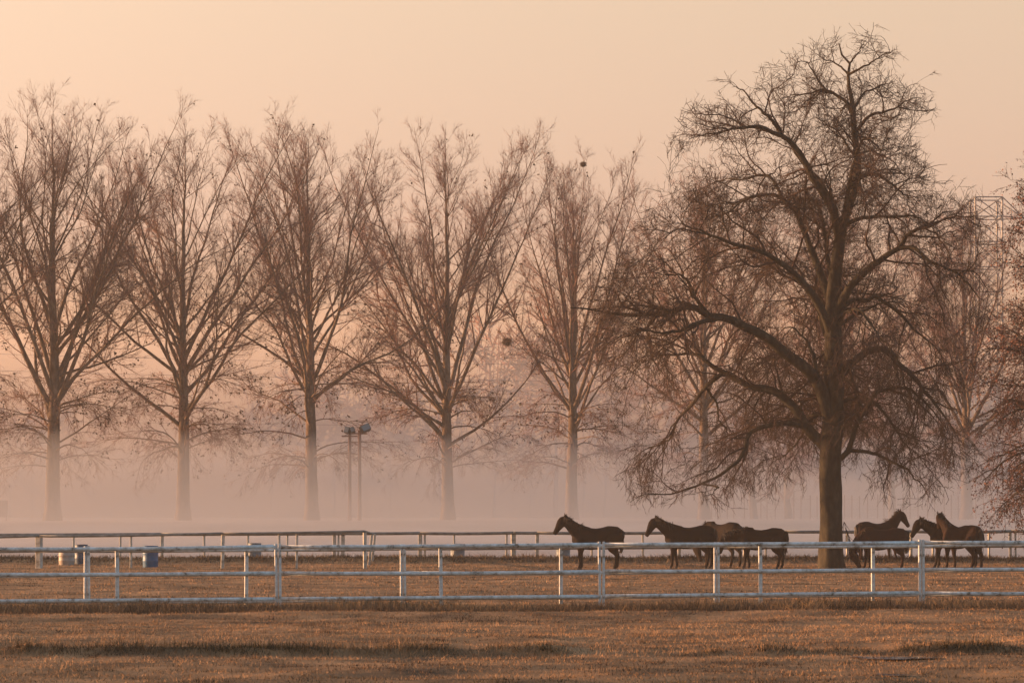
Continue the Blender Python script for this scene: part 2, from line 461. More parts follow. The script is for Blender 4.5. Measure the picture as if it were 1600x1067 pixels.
# ------------------------------------------------------------------ poplars
def poplar_meshes(seed, H, r0, spread=1.0, low_n=22, leaves=1800):
    rg = np.random.default_rng(seed)
    m = 26
    t = np.linspace(0, 1, m)
    wx = np.cumsum(rg.normal(0, 0.055, (m, 2)), 0) * t[:, None] ** 0.6
    trunk = np.stack([wx[:, 0], wx[:, 1], t * H * 0.95], 1)
    fork = rg.uniform(0.30, 0.36)
    tr = r0 * (0.86 - 0.30 * t / fork)
    tr = np.where(t > fork, r0 * 0.56 * ((1 - np.minimum(t, 1)) / (1 - fork)) ** 1.1 + 0.010, tr)
    tr = tr * (1 + 0.28 * np.exp(-t * H / 0.55))
    def on_trunk(z):
        f = z / (H * 0.95) * (m - 1)
        k = np.minimum(f.astype(int), m - 2); w = (f - k)
        return trunk[k] * (1 - w[:, None]) + trunk[k + 1] * w[:, None], tr[k] * (1 - w) + tr[k + 1] * w
    out = []
    # major leaders: steep ones reach the top, spread ones stop at the flank of an egg-shaped crown
    def reach(z, an, f):
        full = H - z
        return full * np.interp(np.degrees(an), [12, 24, 34, 46, 64], [1.0, 1.04, 1.04, 0.72, 0.42]) * f
    n1 = 9
    z = H * np.sort(rg.uniform(fork - 0.05, fork + 0.16, n1))
    az = np.arange(n1) * 2.4 + rg.uniform(0, 6.28) + rg.normal(0, 0.35, n1)
    an = np.radians(np.sort(rg.uniform(13, 39, n1))[::-1]) * spread
    p, pr = on_trunk(z)
    d = np.stack([np.sin(an) * np.cos(az), np.sin(an) * np.sin(az), np.cos(an)], 1)
    A = grow(rg, p, d, reach(z, an, rg.uniform(0.90, 1.06, n1)), 16, 0.06, 0.012)
    Ar = taper(pr * rg.uniform(0.42, 0.62, n1), np.full(n1, 0.010), 16, 0.8)
    # further limbs
    n2 = 30
    z = H * np.concatenate([rg.uniform(fork - 0.12, fork + 0.12, 12), rg.uniform(fork + 0.05, 0.90, n2 - 12)])
    az = rg.uniform(0, 6.28, n2)
    an = np.radians(np.where(z < H * (fork + 0.12), rg.uniform(36, 64, n2), rg.uniform(22, 50, n2))) * spread
    p, pr = on_trunk(z)
    d = np.stack([np.sin(an) * np.cos(az), np.sin(an) * np.sin(az), np.cos(an)], 1)
    L = np.maximum(reach(z, an, rg.uniform(0.8, 1.05, n2)), 1.8)
    B = grow(rg, p, d, L, 16, 0.085, 0.016)
    Br = taper(np.minimum(pr * 0.45, 0.02 + 0.010 * L), np.full(n2, 0.009), 16, 0.8)
    # low drooping boughs
    n3 = low_n
    z = H * rg.uniform(0.12, fork, n3)
    az = np.arange(n3) * 2.4 + rg.uniform(0, 6.28)
    an = np.radians(rg.uniform(48, 72, n3))
    p, pr = on_trunk(z)
    d = np.stack([np.sin(an) * np.cos(az), np.sin(an) * np.sin(az), np.cos(an)], 1)
    L = rg.uniform(3.6, 6.6, n3)
    C = grow(rg, p, d, L, 16, 0.07, -0.065)
    Cr = taper(rg.uniform(0.045, 0.085, n3), np.full(n3, 0.008), 16, 0.8)
    lead = np.stack([np.interp(np.linspace(fork, 1, 16), t, trunk[:, q]) for q in range(3)], 1)[None]
    leadr = np.interp(np.linspace(fork, 1, 16), t, tr)[None]
    limbs = np.concatenate([A, B, C, lead]); lr = np.concatenate([Ar, Br, Cr, leadr])
    ll = np.linalg.norm(np.diff(limbs, axis=1), axis=-1).sum(1)
    lowm = np.concatenate([np.zeros(n1 + n2, bool), np.ones(n3, bool), np.zeros(1, bool)])
    acc = Acc()
    # second order
    per = np.maximum((ll / np.where(lowm, 0.36, 0.50)).astype(int), 4)
    p, d, par, tt, r = sprout(rg, limbs, lr, per, 0.18, 1.0, 38, 12, 0.85)
    lo = lowm[par]
    L = np.where(lo, rg.uniform(0.8, 2.3, len(p)), (0.26 * ll[par] * (1.12 - tt) + 0.8) * rg.uniform(0.6, 1.2, len(p)))
    L2 = grow(rg, p, d, L, 5, 0.06, np.where(lo, -0.11, 0.055))
    r2 = taper(np.minimum(r * 0.62, 0.009 + 0.009 * L), np.full(len(p), 0.0055), 5)
    acc.add(*tubes(L2, r2, 3))
    # leader tips from the trunk itself
    # third order
    l2 = L
    per = np.maximum((l2 / 0.19).astype(int), 4)
    p, d, par, tt, r = sprout(rg, L2, r2, per, 0.15, 1.0, 38, 12)
    lo = lo[par]
    L = np.where(lo, rg.uniform(0.3, 0.9, len(p)), (0.30 * l2[par] * (1.2 - tt) + 0.38) * rg.uniform(0.6, 1.2, len(p)))
    d3 = norm(d + np.array([0, 0, 1.0]) * np.where(lo, -0.28, 0.24)[:, None] + rg.normal(0, 0.10, d.shape))
    L3 = np.stack([p, p + d3 * (L * 0.5)[:, None], p + d3 * L[:, None]], 1)
    r3 = taper(np.full(len(p), 0.008), np.full(len(p), 0.0045), 3)
    acc.add(*[(V, None, T) for V, T in [spikes(p, L3[:, 2], np.full(len(p), 0.0088))]][0])
    # fourth order shoots
    p, d, par, tt, r = sprout(rg, L3, r3, np.full(len(L3), 4), 0.15, 1.0, 38, 14)
    ls = rg.uniform(0.15, 0.50, len(p))
    d = norm(d + np.array([0, 0, 1.0]) * np.where(lo[par], -0.25, 0.35)[:, None])
    V, T = spikes(p, p + d * ls[:, None], np.full(len(p), 0.0056))
    acc.add(V, None, T)
    twigs = acc.mesh('poplar_twigs')
    # clinging leaves, mostly low in the crown, in small clumps
    lf = Acc()
    w = np.exp(-((L3[:, -1, 2] / H - 0.34) / 0.24) ** 2) + 0.12
    w /= w.sum()
    nc = leaves // 3
    ci = rg.choice(len(L3), nc, p=w)
    pos = np.repeat(L3[ci, -1], 3, axis=0) + rg.normal(0, 0.06, (nc * 3, 3))
    lf.add(*[(V, None, T) for V, T in [leaf_cards(rg, pos, rg.uniform(0.10, 0.22, len(pos)))]][0])
    leaf_me = lf.mesh('poplar_leaves', False)
    V, Q = tubes(trunk[None], tr[None], 14)
    tm = fast_mesh('poplar_trunk', V, Q)
    lm = []
    for k in range(len(limbs) - 1):
        V, Q = tubes(limbs[k][None], lr[k][None], 7 if k < n1 else 5)
        lm.append(fast_mesh('poplar_limb', V, Q))
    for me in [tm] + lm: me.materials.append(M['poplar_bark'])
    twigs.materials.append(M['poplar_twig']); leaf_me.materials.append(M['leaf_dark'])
    return tm, lm, twigs, leaf_me

def put_tree(name, meshes, loc, rz, sc, label, group, cat='tree'):
    tm, lm, tw, lf = meshes
    t = thing(name, loc, label, cat, group, rz)
    t.scale = (sc, sc, sc)
    link('trunk', tm, t)
    for me in lm: link('limb', me, t)
    tag(link('twigs', tw, t), kind='stuff')
    if lf: tag(link('leaves', lf, t), kind='stuff')
    return t

GP = 'bare poplars in a row behind the mist'
# x, distance, top y, seed, rotation, label
rowp = [
    (82, 155, 114, 11, 0.4, 'tall bare poplar, first whole one from the left end of the row'),
    (286, 160, 158, 23, 1.3, 'bare poplar standing second whole one from the left end of the row'),
    (487, 166, 156, 37, 0.2, 'bare poplar whose trunk stands just left of the two floodlight poles'),
    (700, 172, 166, 41, 2.1, 'bare poplar standing to the right of the two floodlight poles'),
    (893, 180, 230, 59, 0.9, 'bare poplar rising behind the horse that stands alone'),
]
pop_cache = []
bough_pts = []
for x, Y, ty, seed, rz, lab in rowp:
    b = P(x, 814, Y); b[2] = float(ground_z(b[0], b[1])) - 0.04
    H = (814 - ty) * Y / FPX
    ms = poplar_meshes(seed, H - 1.3, 14.5 * 155 / FPX * (1.0 if x < 100 else 0.92))
    pop_cache.append((ms, H))
    for me in ms[1]:
        co = np.empty(len(me.vertices) * 3); me.vertices.foreach_get('co', co); bough_pts.append(co.reshape(-1, 3) + b)
    put_tree('poplar_tree', ms, b, 0, 1.0, lab, GP)
for x, Y, ty, src, rz, lab in [
    (-118, 152, 128, 1, 2.6, 'poplar cut off by the left edge, only its right branches in view'),
    (1100, 190, 246, 2, 1.7, 'pale bare poplar seen through the left side of the spreading tree'),
    (1306, 200, 270, 3, 3.9, 'bare poplar hidden behind the thick trunk of the spreading tree'),
    (1510, 212, 300, 0, 4.4, 'pale misty poplar trunk above the two horses standing head to head on the right')]:
    ms, H0 = pop_cache[src]
    b = P(x, 814, Y); b[2] = float(ground_z(b[0], b[1])) - 0.04
    put_tree('poplar_tree', ms, b, rz, (814 - ty) * Y / FPX / H0, lab, GP)

# ------------------------------------------------------------------ the great spreading tree
TY = 94.0
def resample(poly, m, cut=1.0):
    seg = np.linalg.norm(np.diff(poly, axis=0), axis=1)
    s = np.concatenate([[0], np.cumsum(seg)])
    # smooth Catmull-Rom through the points
    q = np.concatenate([[2 * poly[0] - poly[1]], poly, [2 * poly[-1] - poly[-2]]])
    out = []
    for u in np.linspace(0, s[-1] * cut, m):
        k = min(max(np.searchsorted(s, u) - 1, 0), len(seg) - 1)
        t = (u - s[k]) / max(seg[k], 1e-6)
        a, b, c, d = q[k], q[k + 1], q[k + 2], q[k + 3]
        out.append(0.5 * ((2 * b) + (-a + c) * t + (2 * a - 5 * b + 4 * c - d) * t * t + (-a + 3 * b - 3 * c + d) * t ** 3))
    return np.array(out)

TRUNK = [(1300, 893, 25), (1299, 880, 20.5), (1297, 800, 18.5), (1298, 715, 18), (1303, 640, 18.5), (1302, 560, 17), (1301, 490, 14.5), (1305, 432, 12), (1311, 391, 10.5), (1314, 362, 9),
         (1328, 318, 7.5), (1338, 284, 7), (1340, 251, 6.5), (1334, 201, 5.5), (1332, 164, 4.5), (1325, 124, 3.0), (1328, 100, 2.2), (1314, 84, 1.6), (1311, 68, 1.0)]
# traced boughs: start radius in photo pixels, depth drift in metres at the tip, points
BOUGHS = [
    (8.5, -1.5, [(1309, 372), (1293, 321), (1268, 284), (1248, 247), (1223, 226), (1182, 210), (1145, 212), (1083, 226), (1050, 222)]),
    (4.5, 1.2, [(1219, 222), (1202, 193), (1182, 177), (1165, 154), (1137, 129)]),
    (6.0, 1.6, [(1312, 362), (1299, 304), (1281, 275), (1262, 255), (1244, 225), (1250, 195), (1235, 165)]),
    (7.5, 2.4, [(1300, 478), (1282, 420), (1265, 370), (1250, 330), (1227, 304), (1186, 304), (1145, 325), (1095, 350)]),
    (4.0, 2.8, [(1225, 302), (1211, 267), (1178, 267), (1137, 263), (1110, 275)]),
    (7.5, -3.0, [(1297, 530), (1280, 480), (1240, 430), (1200, 402), (1153, 387), (1104, 374), (1062, 358), (1021, 325)]),
    (5.0, -3.4, [(1104, 374), (1062, 372), (1030, 390), (990, 405)]),
    (12.0, -2.2, [(1288, 668), (1271, 601), (1251, 573), (1218, 548), (1189, 523), (1152, 507), (1135, 496), (1106, 494), (1077, 482), (1036, 494), (962, 496), (900, 488), (876, 492)]),
    (5.5, -3.8, [(1123, 500), (1094, 509), (1057, 523), (1003, 531), (960, 545)]),
    (5.0, -0.8, [(1106, 494), (1085, 470), (1063, 440), (1040, 432), (1000, 430)]),
    (10.5, 2.0, [(1290, 712), (1255, 672), (1238, 639), (1205, 606), (1168, 599), (1135, 579), (1102, 562), (1094, 552), (1044, 550), (1010, 556)]),
    (5.0, 2.6, [(1131, 583), (1102, 610), (1083, 636), (1065, 659), (1053, 688), (1020, 700), (982, 725)]),
    (3.2, 1.4, [(1108, 606), (1127, 630), (1135, 659), (1145, 672), (1142, 700)]),
    (6.0, -1.6, [(1258, 676), (1230, 670), (1201, 672), (1168, 684), (1156, 717), (1127, 742), (1094, 758), (1053, 771), (1010, 776), (972, 788)]),
    (3.5, -2.2, [(1100, 757), (1120, 762), (1105, 772), (1085, 780)]),
    (5.5, 1.2, [(1280, 605), (1268, 560), (1259, 531), (1247, 515), (1230, 511), (1216, 525)]),
    (7.5, 3.4, [(1298, 540), (1285, 500), (1271, 461), (1251, 428), (1225, 395), (1190, 372), (1160, 352)]),
    (8.5, -2.0, [(1299, 500), (1317, 461), (1338, 436), (1362, 416), (1392, 395), (1408, 374), (1437, 362), (1474, 350), (1512, 338)]),
    (5.0, -2.6, [(1392, 393), (1417, 395), (1437, 417), (1470, 436), (1500, 468), (1515, 500)]),
    (6.0, 2.5, [(1312, 500), (1337, 465), (1358, 468), (1374, 461), (1416, 490), (1449, 523), (1480, 545), (1500, 580)]),
    (4.5, -1.0, [(1315, 525), (1330, 505), (1350, 490), (1374, 478), (1400, 480), (1425, 500)]),
    (7.5, -1.6, [(1310, 592), (1337, 564), (1362, 548), (1387, 548), (1403, 573), (1424, 593), (1449, 626), (1477, 660), (1490, 700)]),
    (5.0, 2.0, [(1314, 637), (1345, 622), (1374, 626), (1395, 647), (1416, 676), (1436, 709), (1450, 745)]),
    (6.5, -1.2, [(1306, 728), (1329, 709), (1337, 676), (1350, 643), (1374, 612), (1410, 610), (1450, 640), (1480, 690)]),
    (4.5, -2.0, [(1334, 703), (1362, 705), (1395, 725), (1420, 750), (1444, 783)]),
    (4.5, 1.4, [(1336, 287), (1351, 275), (1375, 275), (1400, 292), (1433, 308), (1460, 330)]),
    (5.0, -2.4, [(1322, 362), (1351, 345), (1392, 345), (1425, 352), (1450, 380)]),
    (4.2, -1.2, [(1338, 208), (1359, 185), (1392, 177), (1417, 160), (1446, 164)]),
    (3.4, 1.2, [(1334, 172), (1351, 144), (1375, 131), (1413, 107)]),
    (4.2, 1.4, [(1332, 180), (1320, 160), (1293, 139), (1268, 142), (1244, 144), (1215, 152)]),
    (3.0, -0.8, [(1293, 139), (1268, 107), (1245, 104), (1227, 104)]),
    (2.4, 0.7, [(1325, 119), (1301, 94), (1286, 84), (1280, 70)]),
    (2.2, -0.7, [(1327, 100), (1347, 76), (1346, 62)]),
    (3.0, -1.0, [(1336, 250), (1318, 225), (1300, 205), (1285, 200), (1268, 215)]),
    (3.2, 1.6, [(1339, 240), (1365, 232), (1392, 240), (1415, 262), (1430, 285)]),
    (2.8, -1.2, [(1325, 119), (1350, 112), (1385, 95), (1400, 85)]),
    (3.0, 1.2, [(1338, 210), (1352, 215), (1370, 225), (1388, 232), (1425, 215)]),
]
ROTATED = [(0, 100), (2, -75), (3, 70), (5, 110), (7, 75), (7, -100), (10, 95), (13, -70), (17, 80), (17, -85), (19, -60), (21, 100), (21, 55), (23, 85), (27, 90), (29, -80), (25, -90), (25, 75)]

CROWN = np.array([(1309, 36), (1345, 42), (1385, 68), (1428, 105), (1474, 165), (1456, 230), (1482, 285), (1524, 325), (1535, 420), (1530, 600), (1525, 745), (1450, 800), (1385, 792), (1330, 790), (1270, 775), (1100, 800), (960, 795), (966, 730), (925, 600), (872, 490), (940, 395), (1010, 310), (1044, 205), (1106, 122), (1180, 106), (1225, 88), (1268, 48)], float)
def inside(x, y, poly):
    c = np.zeros(len(x), bool)
    j = len(poly) - 1
    for i in range(len(poly)):
        xi, yi, xj, yj = *poly[i], *poly[j]
        c ^= ((yi > y) != (yj > y)) & (x < (xj - xi) * (y - yi) / (yj - yi + 1e-9) + xi)
        j = i
    return c

def great_tree():
    rg = np.random.default_rng(101)
    s = TY / FPX
    base = P(1300, 889, TY); base[2] = float(ground_z(base[0], base[1]))
    def loc(x, y): return P(x, y, TY) - base
    tp = np.array([loc(x, y) for x, y, r in TRUNK]); trr = np.array([r * (0.93 if y > 700 else 0.85) for _, y, r in TRUNK]) * s
    t = thing('spreading_tree', base, 'huge bare spreading tree with crooked boughs and thick dark trunk', 'tree')
    n = 46
    tpp = resample(tp, n)
    seg = np.concatenate([[0], np.cumsum(np.linalg.norm(np.diff(tp, axis=0), axis=1))])
    rr = np.interp(np.linspace(0, seg[-1], n), seg, trr)
    V, Q = tubes(tpp[None], rr[None], 20)
    cen = np.repeat(tpp, 20, axis=0)
    dv = V - cen
    an = np.arctan2(dv[:, 1], dv[:, 0])
    lump = 1 + 0.07 * np.sin(an * 3 + cen[:, 2] * 0.9) + 0.05 * np.sin(an * 5 - cen[:, 2] * 1.7) + 0.04 * np.sin(an * 2 + cen[:, 2] * 2.6)
    V = cen + dv * lump[:, None]
    link('trunk', fast_mesh('trunk', V, Q), t, M['bark'])
    m = 26
    limbs, radii = [], []
    def add(poly, r0, rot=0.0):
        poly = np.array(poly)
        if rot:
            # turn the bough about the trunk axis (the part of it that leaves the trunk)
            c, si = math.cos(R(rot)), math.sin(R(rot))
            d = poly - poly[0]
            poly = poly[0] + np.stack([d[:, 0] * c - d[:, 1] * si, d[:, 0] * si + d[:, 1] * c, d[:, 2]], 1)
        q = resample(poly, m, 0.97 if poly[-1][2] < 12 else 0.93)
        jit = np.cumsum(rg.normal(0, 0.045, (m, 3)), 0); jit -= np.linspace(0, 1, m)[:, None] * jit[-1]; jit *= np.linspace(0.2, 1, m)[:, None]
        q = q + jit
        limbs.append(q)
        u = np.linspace(0, 1, m)
        radii.append(r0 * ((1 - u) ** 0.9 * 0.95 + 0.05))
    for r0, dep, pts in BOUGHS:
        q = np.array([loc(x, y) for x, y in pts])
        u = np.concatenate([[0], np.cumsum(np.linalg.norm(np.diff(q, axis=0), axis=1))]); u /= u[-1]
        q[:, 1] += dep * u
        r = r0 * s * (0.94 if r0 > 7 else 0.76)
        cand = np.concatenate([tpp] + limbs); cr = np.concatenate([rr] + radii)
        dd = np.hypot(cand[:, 0] - q[0, 0], cand[:, 2] - q[0, 2]) - 0.6 * cr
        k = int(np.argmin(dd))
        q += (cand[k] - q[0]) * (1 - u)[:, None] ** 2
        q[1:, 1] += cand[k][1] * (1 - (1 - u[1:]) ** 2)
        add(q, min(r, cr[k] * 0.9))
    for k, rot in ROTATED:
        r0, dep, pts = BOUGHS[k]
        q = np.array([loc(x, y) for x, y in pts])
        q = q[0] + (q - q[0]) * rg.uniform(0.6, 0.9)
        q[:, 2] += rg.uniform(-0.7, 0.7)
        q[0] = [0 + tpp[np.argmin(abs(tpp[:, 2] - q[0, 2]))][0], 0, q[0, 2]]
        c_, s_ = math.cos(R(rot)), math.sin(R(rot))
        dq = q[-1] - q[0]
        if dq[0] * s_ + dq[1] * c_ < 0 and q[:, 2].mean() < 13.5 and k not in (13, 19): rot = -rot
        add(q, r0 * s * 0.52, rot)
    limbs, radii = np.array(limbs), np.array(radii)
    for k in range(len(limbs)):
        V, Q = tubes(limbs[k][None], radii[k][None], 9)
        link('limb', fast_mesh('limb', V, Q), t, M['bark'])
    ll = np.linalg.norm(np.diff(limbs, axis=1), axis=-1).sum(1)
    Htop = 21.5
    acc = Acc()
    up = np.array([0, 0, 1.0])
    def droop(p): return np.interp(p[:, 2] / Htop, [0.15, 0.42, 0.60, 0.85], [-0.17, -0.09, 0.0, 0.04])
    size = lambda p: np.interp(p[:, 2] / Htop, [0.2, 0.5, 0.72, 0.88, 1], [1.0, 1.05, 0.88, 0.58, 0.34])
    cxz = np.stack([(CROWN[:, 0] - 800) * s - base[0], CAM_H - (CROWN[:, 1] - HOR) * s - base[2]], 1)
    def fits(tip, jit=0.22):
        j = rg.normal(0, jit, (len(tip), 2))
        return inside(tip[:, 0] + j[:, 0], tip[:, 2] + j[:, 1], cxz)
    # crooked side branches along the boughs
    per = np.maximum((ll / np.where((limbs[:, -1, 0] < -3.0) & (limbs[:, -1, 2] < 9), 0.33, 0.48)).astype(int), 6)
    p, d, par, tt, r = sprout(rg, limbs, radii, per, 0.16, 1.0, 54, 14, 0.85)
    tr1 = droop(p)
    L = rg.uniform(1.2, 3.9, len(p)) * size(p)
    B1 = grow(rg, p, norm(d + up * (tr1 * 0.8)[:, None]), L, 11, 0.20, tr1 * 0.55)
    k = fits(B1[:, -1]); B1, L, r = B1[k], L[k], r[k]
    r1 = taper(np.minimum(r * 0.65, 0.014 + 0.013 * L), np.full(len(L), 0.008), 11)
    acc.add(*tubes(B1, r1, 5))
    # branchlets from the boughs and from the side branches
    p, d, par, tt, r = sprout(rg, B1, r1, np.maximum((L / np.where(B1[:, 0, 2] > 10.5, 0.19, 0.24)).astype(int), 3), 0.12, 1.0, 50, 15)
    per = np.maximum((ll / 0.40).astype(int), 4)
    pb, db, _, _, rb = sprout(rg, limbs, radii, per, 0.16, 1.0, 56, 15, 0.8)
    p, d, r = np.concatenate([p, pb]), np.concatenate([d, db]), np.concatenate([r, rb])
    tr2 = droop(p)
    L = rg.uniform(0.45, 1.4, len(p)) * size(p) ** 0.5
    B2 = grow(rg, p, norm(d + up * tr2[:, None]), L, 6, 0.19, tr2)
    k = fits(B2[:, -1]); B2, L, r, tr2 = B2[k], L[k], r[k], tr2[k]
    r2 = taper(np.minimum(r * 0.6, 0.008 + 0.008 * L), np.full(len(L), 0.0055), 6)
    acc.add(*tubes(B2, r2, 3))
    p, d, par, tt, r = sprout(rg, B2, r2, np.maximum((L / 0.20).astype(int), 3), 0.10, 1.0, 46, 14)
    tr3 = tr2[par]
    B3 = grow(rg, p, norm(d + up * tr3[:, None]), rg.uniform(0.20, 0.66, len(p)), 3, 0.16, tr3)
    k = fits(B3[:, -1]); B3, tr3 = B3[k], tr3[k]
    acc.add(*tubes(B3, taper(np.full(len(B3), 0.0085), np.full(len(B3), 0.005), 3), 3))
    p, d, par, tt, r = sprout(rg, B3, np.full(B3.shape[:2], 0.006), np.full(len(B3), 3), 0.2, 1.0, 40, 14)
    d = norm(d + up * (tr3[par] * 1.2)[:, None])
    V, T = spikes(p, p + d * rg.uniform(0.10, 0.34, len(p))[:, None], np.full(len(p), 0.0058))
    acc.add(V, None, T)
    tag(link('twigs', acc.mesh('twigs'), t, M['twig']), kind='stuff')
    # ivy stems / thin suckers hanging against the right of the trunk
    sk = Acc()
    q0 = np.array([loc(1319 + k * 2.2, 815 + 9 * k) for k in range(6)])
    g = grow(rg, np.repeat(q0, 4, 0), norm(rg.normal(0, 0.4, (24, 3)) + np.array([0.2, -0.2, -1])), rg.uniform(0.5, 1.3, 24), 6, 0.16, -0.15)
    sk.add(*tubes(g, taper(np.full(24, 0.012), np.full(24, 0.004), 6), 3))
    tag(link('suckers', sk.mesh('suckers'), t, M['twig']), kind='stuff')
    return t
great_tree()

# ------------------------------------------------------------------ rust-leaved tree at the right edge
def leafy_tree():
    rg = np.random.default_rng(55)
    Y = 101.0
    base = P(1712, 886, Y); base[2] = float(ground_z(base[0], base[1])) - 0.03
    t = thing('rust_leaved_tree', base, 'tree with clinging rust brown leaves, cut off by the right edge', 'tree')
    m = 22
    u = np.linspace(0, 1, m)
    H = 15.9
    trunk = np.stack([0.25 * np.sin(u * 3), 0.15 * np.sin(u * 4 + 1), u * H * 0.93], 1)
    tr = 0.42 * (1 - u) ** 0.9 + 0.02
    V, Q = tubes(trunk[None], tr[None], 12)
    link('trunk', fast_mesh('trunk', V, Q), t, M['bark'])
    n = 50
    z = H * rg.uniform(0.20, 0.92, n)
    az = np.where(rg.random(n) < 0.75, rg.normal(math.pi, 0.75, n), rg.uniform(0, 6.28, n))
    an = np.radians(np.interp(z / H, [0.16, 0.5, 0.9], [66, 56, 30]) + rg.normal(0, 7, n))
    k = np.minimum((z / (H * 0.93) * (m - 1)).astype(int), m - 2)
    p = trunk[k]; p[:, 2] = z
    d = np.stack([np.sin(an) * np.cos(az), np.sin(an) * np.sin(az), np.cos(an)], 1)
    L = np.interp(z / H, [0.16, 0.45, 0.9], [4.9, 5.8, 3.9]) * rg.uniform(0.8, 1.1, n)
    A = grow(rg, p, d, L, 16, 0.09, np.interp(z / H, [0.16, 0.45, 0.6], [-0.075, -0.03, 0.0]))
    Ar = taper(np.minimum(tr[k] * 0.5, 0.13), np.full(n, 0.012), 16, 0.8)
    for q in range(n):
        V, Q = tubes(A[q][None], Ar[q][None], 6)
        link('limb', fast_mesh('limb', V, Q), t, M['bark'])
    acc = Acc()
    p, d, par, tt, r = sprout(rg, A, Ar, np.full(n, 30), 0.12, 1.0, 48, 14)
    hz = p[:, 2] / H
    trop = np.interp(hz, [0.15, 0.5, 0.9], [-0.18, -0.05, 0.03])
    L = rg.uniform(0.7, 1.9, len(p))
    B = grow(rg, p, d, L, 7, 0.16, trop)
    r2 = taper(np.minimum(r * 0.6, 0.022), np.full(len(p), 0.006), 7)
    acc.add(*tubes(B, r2, 4))
    p, d, par, tt, r = sprout(rg, B, r2, np.full(len(B), 8), 0.15, 1.0, 48, 14)
    C = grow(rg, p, d, rg.uniform(0.25, 0.7, len(p)), 4, 0.2, trop[par])
    acc.add(*tubes(C, taper(np.full(len(p), 0.008), np.full(len(p), 0.004), 4), 3))
    tag(link('twigs', acc.mesh('twigs'), t, M['twig']), kind='stuff')
    w = rg.random(len(C)) < 0.95
    pos = np.concatenate([C[w, 2], C[w, 3], C[w, 1]]) + rg.normal(0, 0.05, (3 * w.sum(), 3))
    ac = Acc(); V, T = leaf_cards(rg, pos, rg.uniform(0.05, 0.115, len(pos))); ac.add(V, None, T)
    tag(link('leaves', ac.mesh('leaves', False), t, M['leaf_rust']), kind='stuff')
leafy_tree()

# ------------------------------------------------------------------ trees beyond the row
def small_bare(seed, H, r0, thick=1.0, n=12, nb=14, nc=9, zlow=0.14):
    """a cheap round-headed bare tree -> acc of everything above the trunk, trunk mesh data"""
    rg = np.random.default_rng(seed)
    m = 12
    u = np.linspace(0, 1, m)
    trunk = np.stack([np.cumsum(rg.normal(0, 0.05, m)), np.cumsum(rg.normal(0, 0.05, m)), u * H * 0.85], 1)
    tr = r0 * (1 - u) + 0.03
    z = H * rg.uniform(zlow, 0.75, n)
    az = np.arange(n) * 2.4 + rg.uniform(0, 6)
    an = np.radians(rg.uniform(35, 65, n))
    k = np.minimum((z / (H * 0.85) * (m - 1)).astype(int), m - 2)
    p = trunk[k].copy(); p[:, 2] = z
    d = np.stack([np.sin(an) * np.cos(az), np.sin(an) * np.sin(az), np.cos(an)], 1)
    L = 0.42 * H * rg.uniform(0.7, 1.1, n)
    A = grow(rg, p, d, L, 9, 0.1, 0.02); Ar = taper(tr[k] * 0.5, np.full(n, 0.02), 9)
    acc = Acc(); acc.add(*tubes(A, Ar, 5))
    p, d, par, tt, r = sprout(rg, A, Ar, np.full(n, nb), 0.2, 1, 42, 12)
    L2 = rg.uniform(0.08, 0.2, len(p)) * H
    B = grow(rg, p, d, L2, 5, 0.14, 0.03); Br = taper(np.full(len(p), 0.028 * thick), np.full(len(p), 0.014 * thick), 5)
    acc.add(*tubes(B, Br, 3))
    p, d, par, tt, r = sprout(rg, B, Br, np.full(len(B), nc), 0.1, 1, 42, 14)
    V, T = spikes(p, p + norm(d + np.array([0, 0, 0.15])) * (rg.uniform(0.03, 0.08, len(p)) * H)[:, None], np.full(len(p), 0.02 * thick))
    acc.add(V, None, T)
    tv, tq = tubes(trunk[None], tr[None], 8)
    return acc, tv, tq

for x, Y, ty, seed, lab in [
    (1178, 228, 640, 301, 'small misty bare tree between the spreading tree and the resting horses, straight trunk'),
    (1232, 236, 655, 302, 'small misty bare tree with leaning forked trunk left of the spreading tree trunk'),
    (1395, 232, 610, 303, 'small misty bare tree seen under the right boughs of the spreading tree')]:
    b = P(x, 812, Y); b[2] = float(ground_z(b[0], b[1])) - 0.05
    H = (812 - ty) * Y / FPX
    acc, tv, tq = small_bare(seed, H, 0.38, 0.8)
    t = thing('bare_tree', b, lab, 'tree', 'small bare trees in the mist')
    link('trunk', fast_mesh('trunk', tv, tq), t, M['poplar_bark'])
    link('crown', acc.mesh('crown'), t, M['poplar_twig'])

wood = Acc()
temps = [small_bare(400 + k, 18.0, 0.10, 3.0, 14, 7, 4, 0.02) for k in range(4)]
rgw = np.random.default_rng(9)
for k in range(42):
    acc, tv, tq = temps[k % 4]
    Y = rgw.uniform(305, 410)
    x = rgw.uniform(-80, 1680)
    s_ = (0.95 + 0.5 * rgw.random()) * (1.30 if 640 < x < 1000 else 0.95 if x > 1000 else 0.92)
    a = rgw.uniform(0, 6.28)
    b = np.array([(x - 800) * Y / FPX, Y, 1.72])
    c, si = math.cos(a), math.sin(a)
    def tf(V): return np.stack([V[:, 0] * c - V[:, 1] * si, V[:, 0] * si + V[:, 1] * c, V[:, 2]], 1) * s_ + b
    wood.add(tf(tv), tq)
    VV = np.concatenate(acc.v)
    wood.add(tf(VV), np.concatenate(acc.q), np.concatenate(acc.t))
tag(link('far_woods', wood.mesh('far_woods'), None, M['poplar_twig']), kind='stuff')

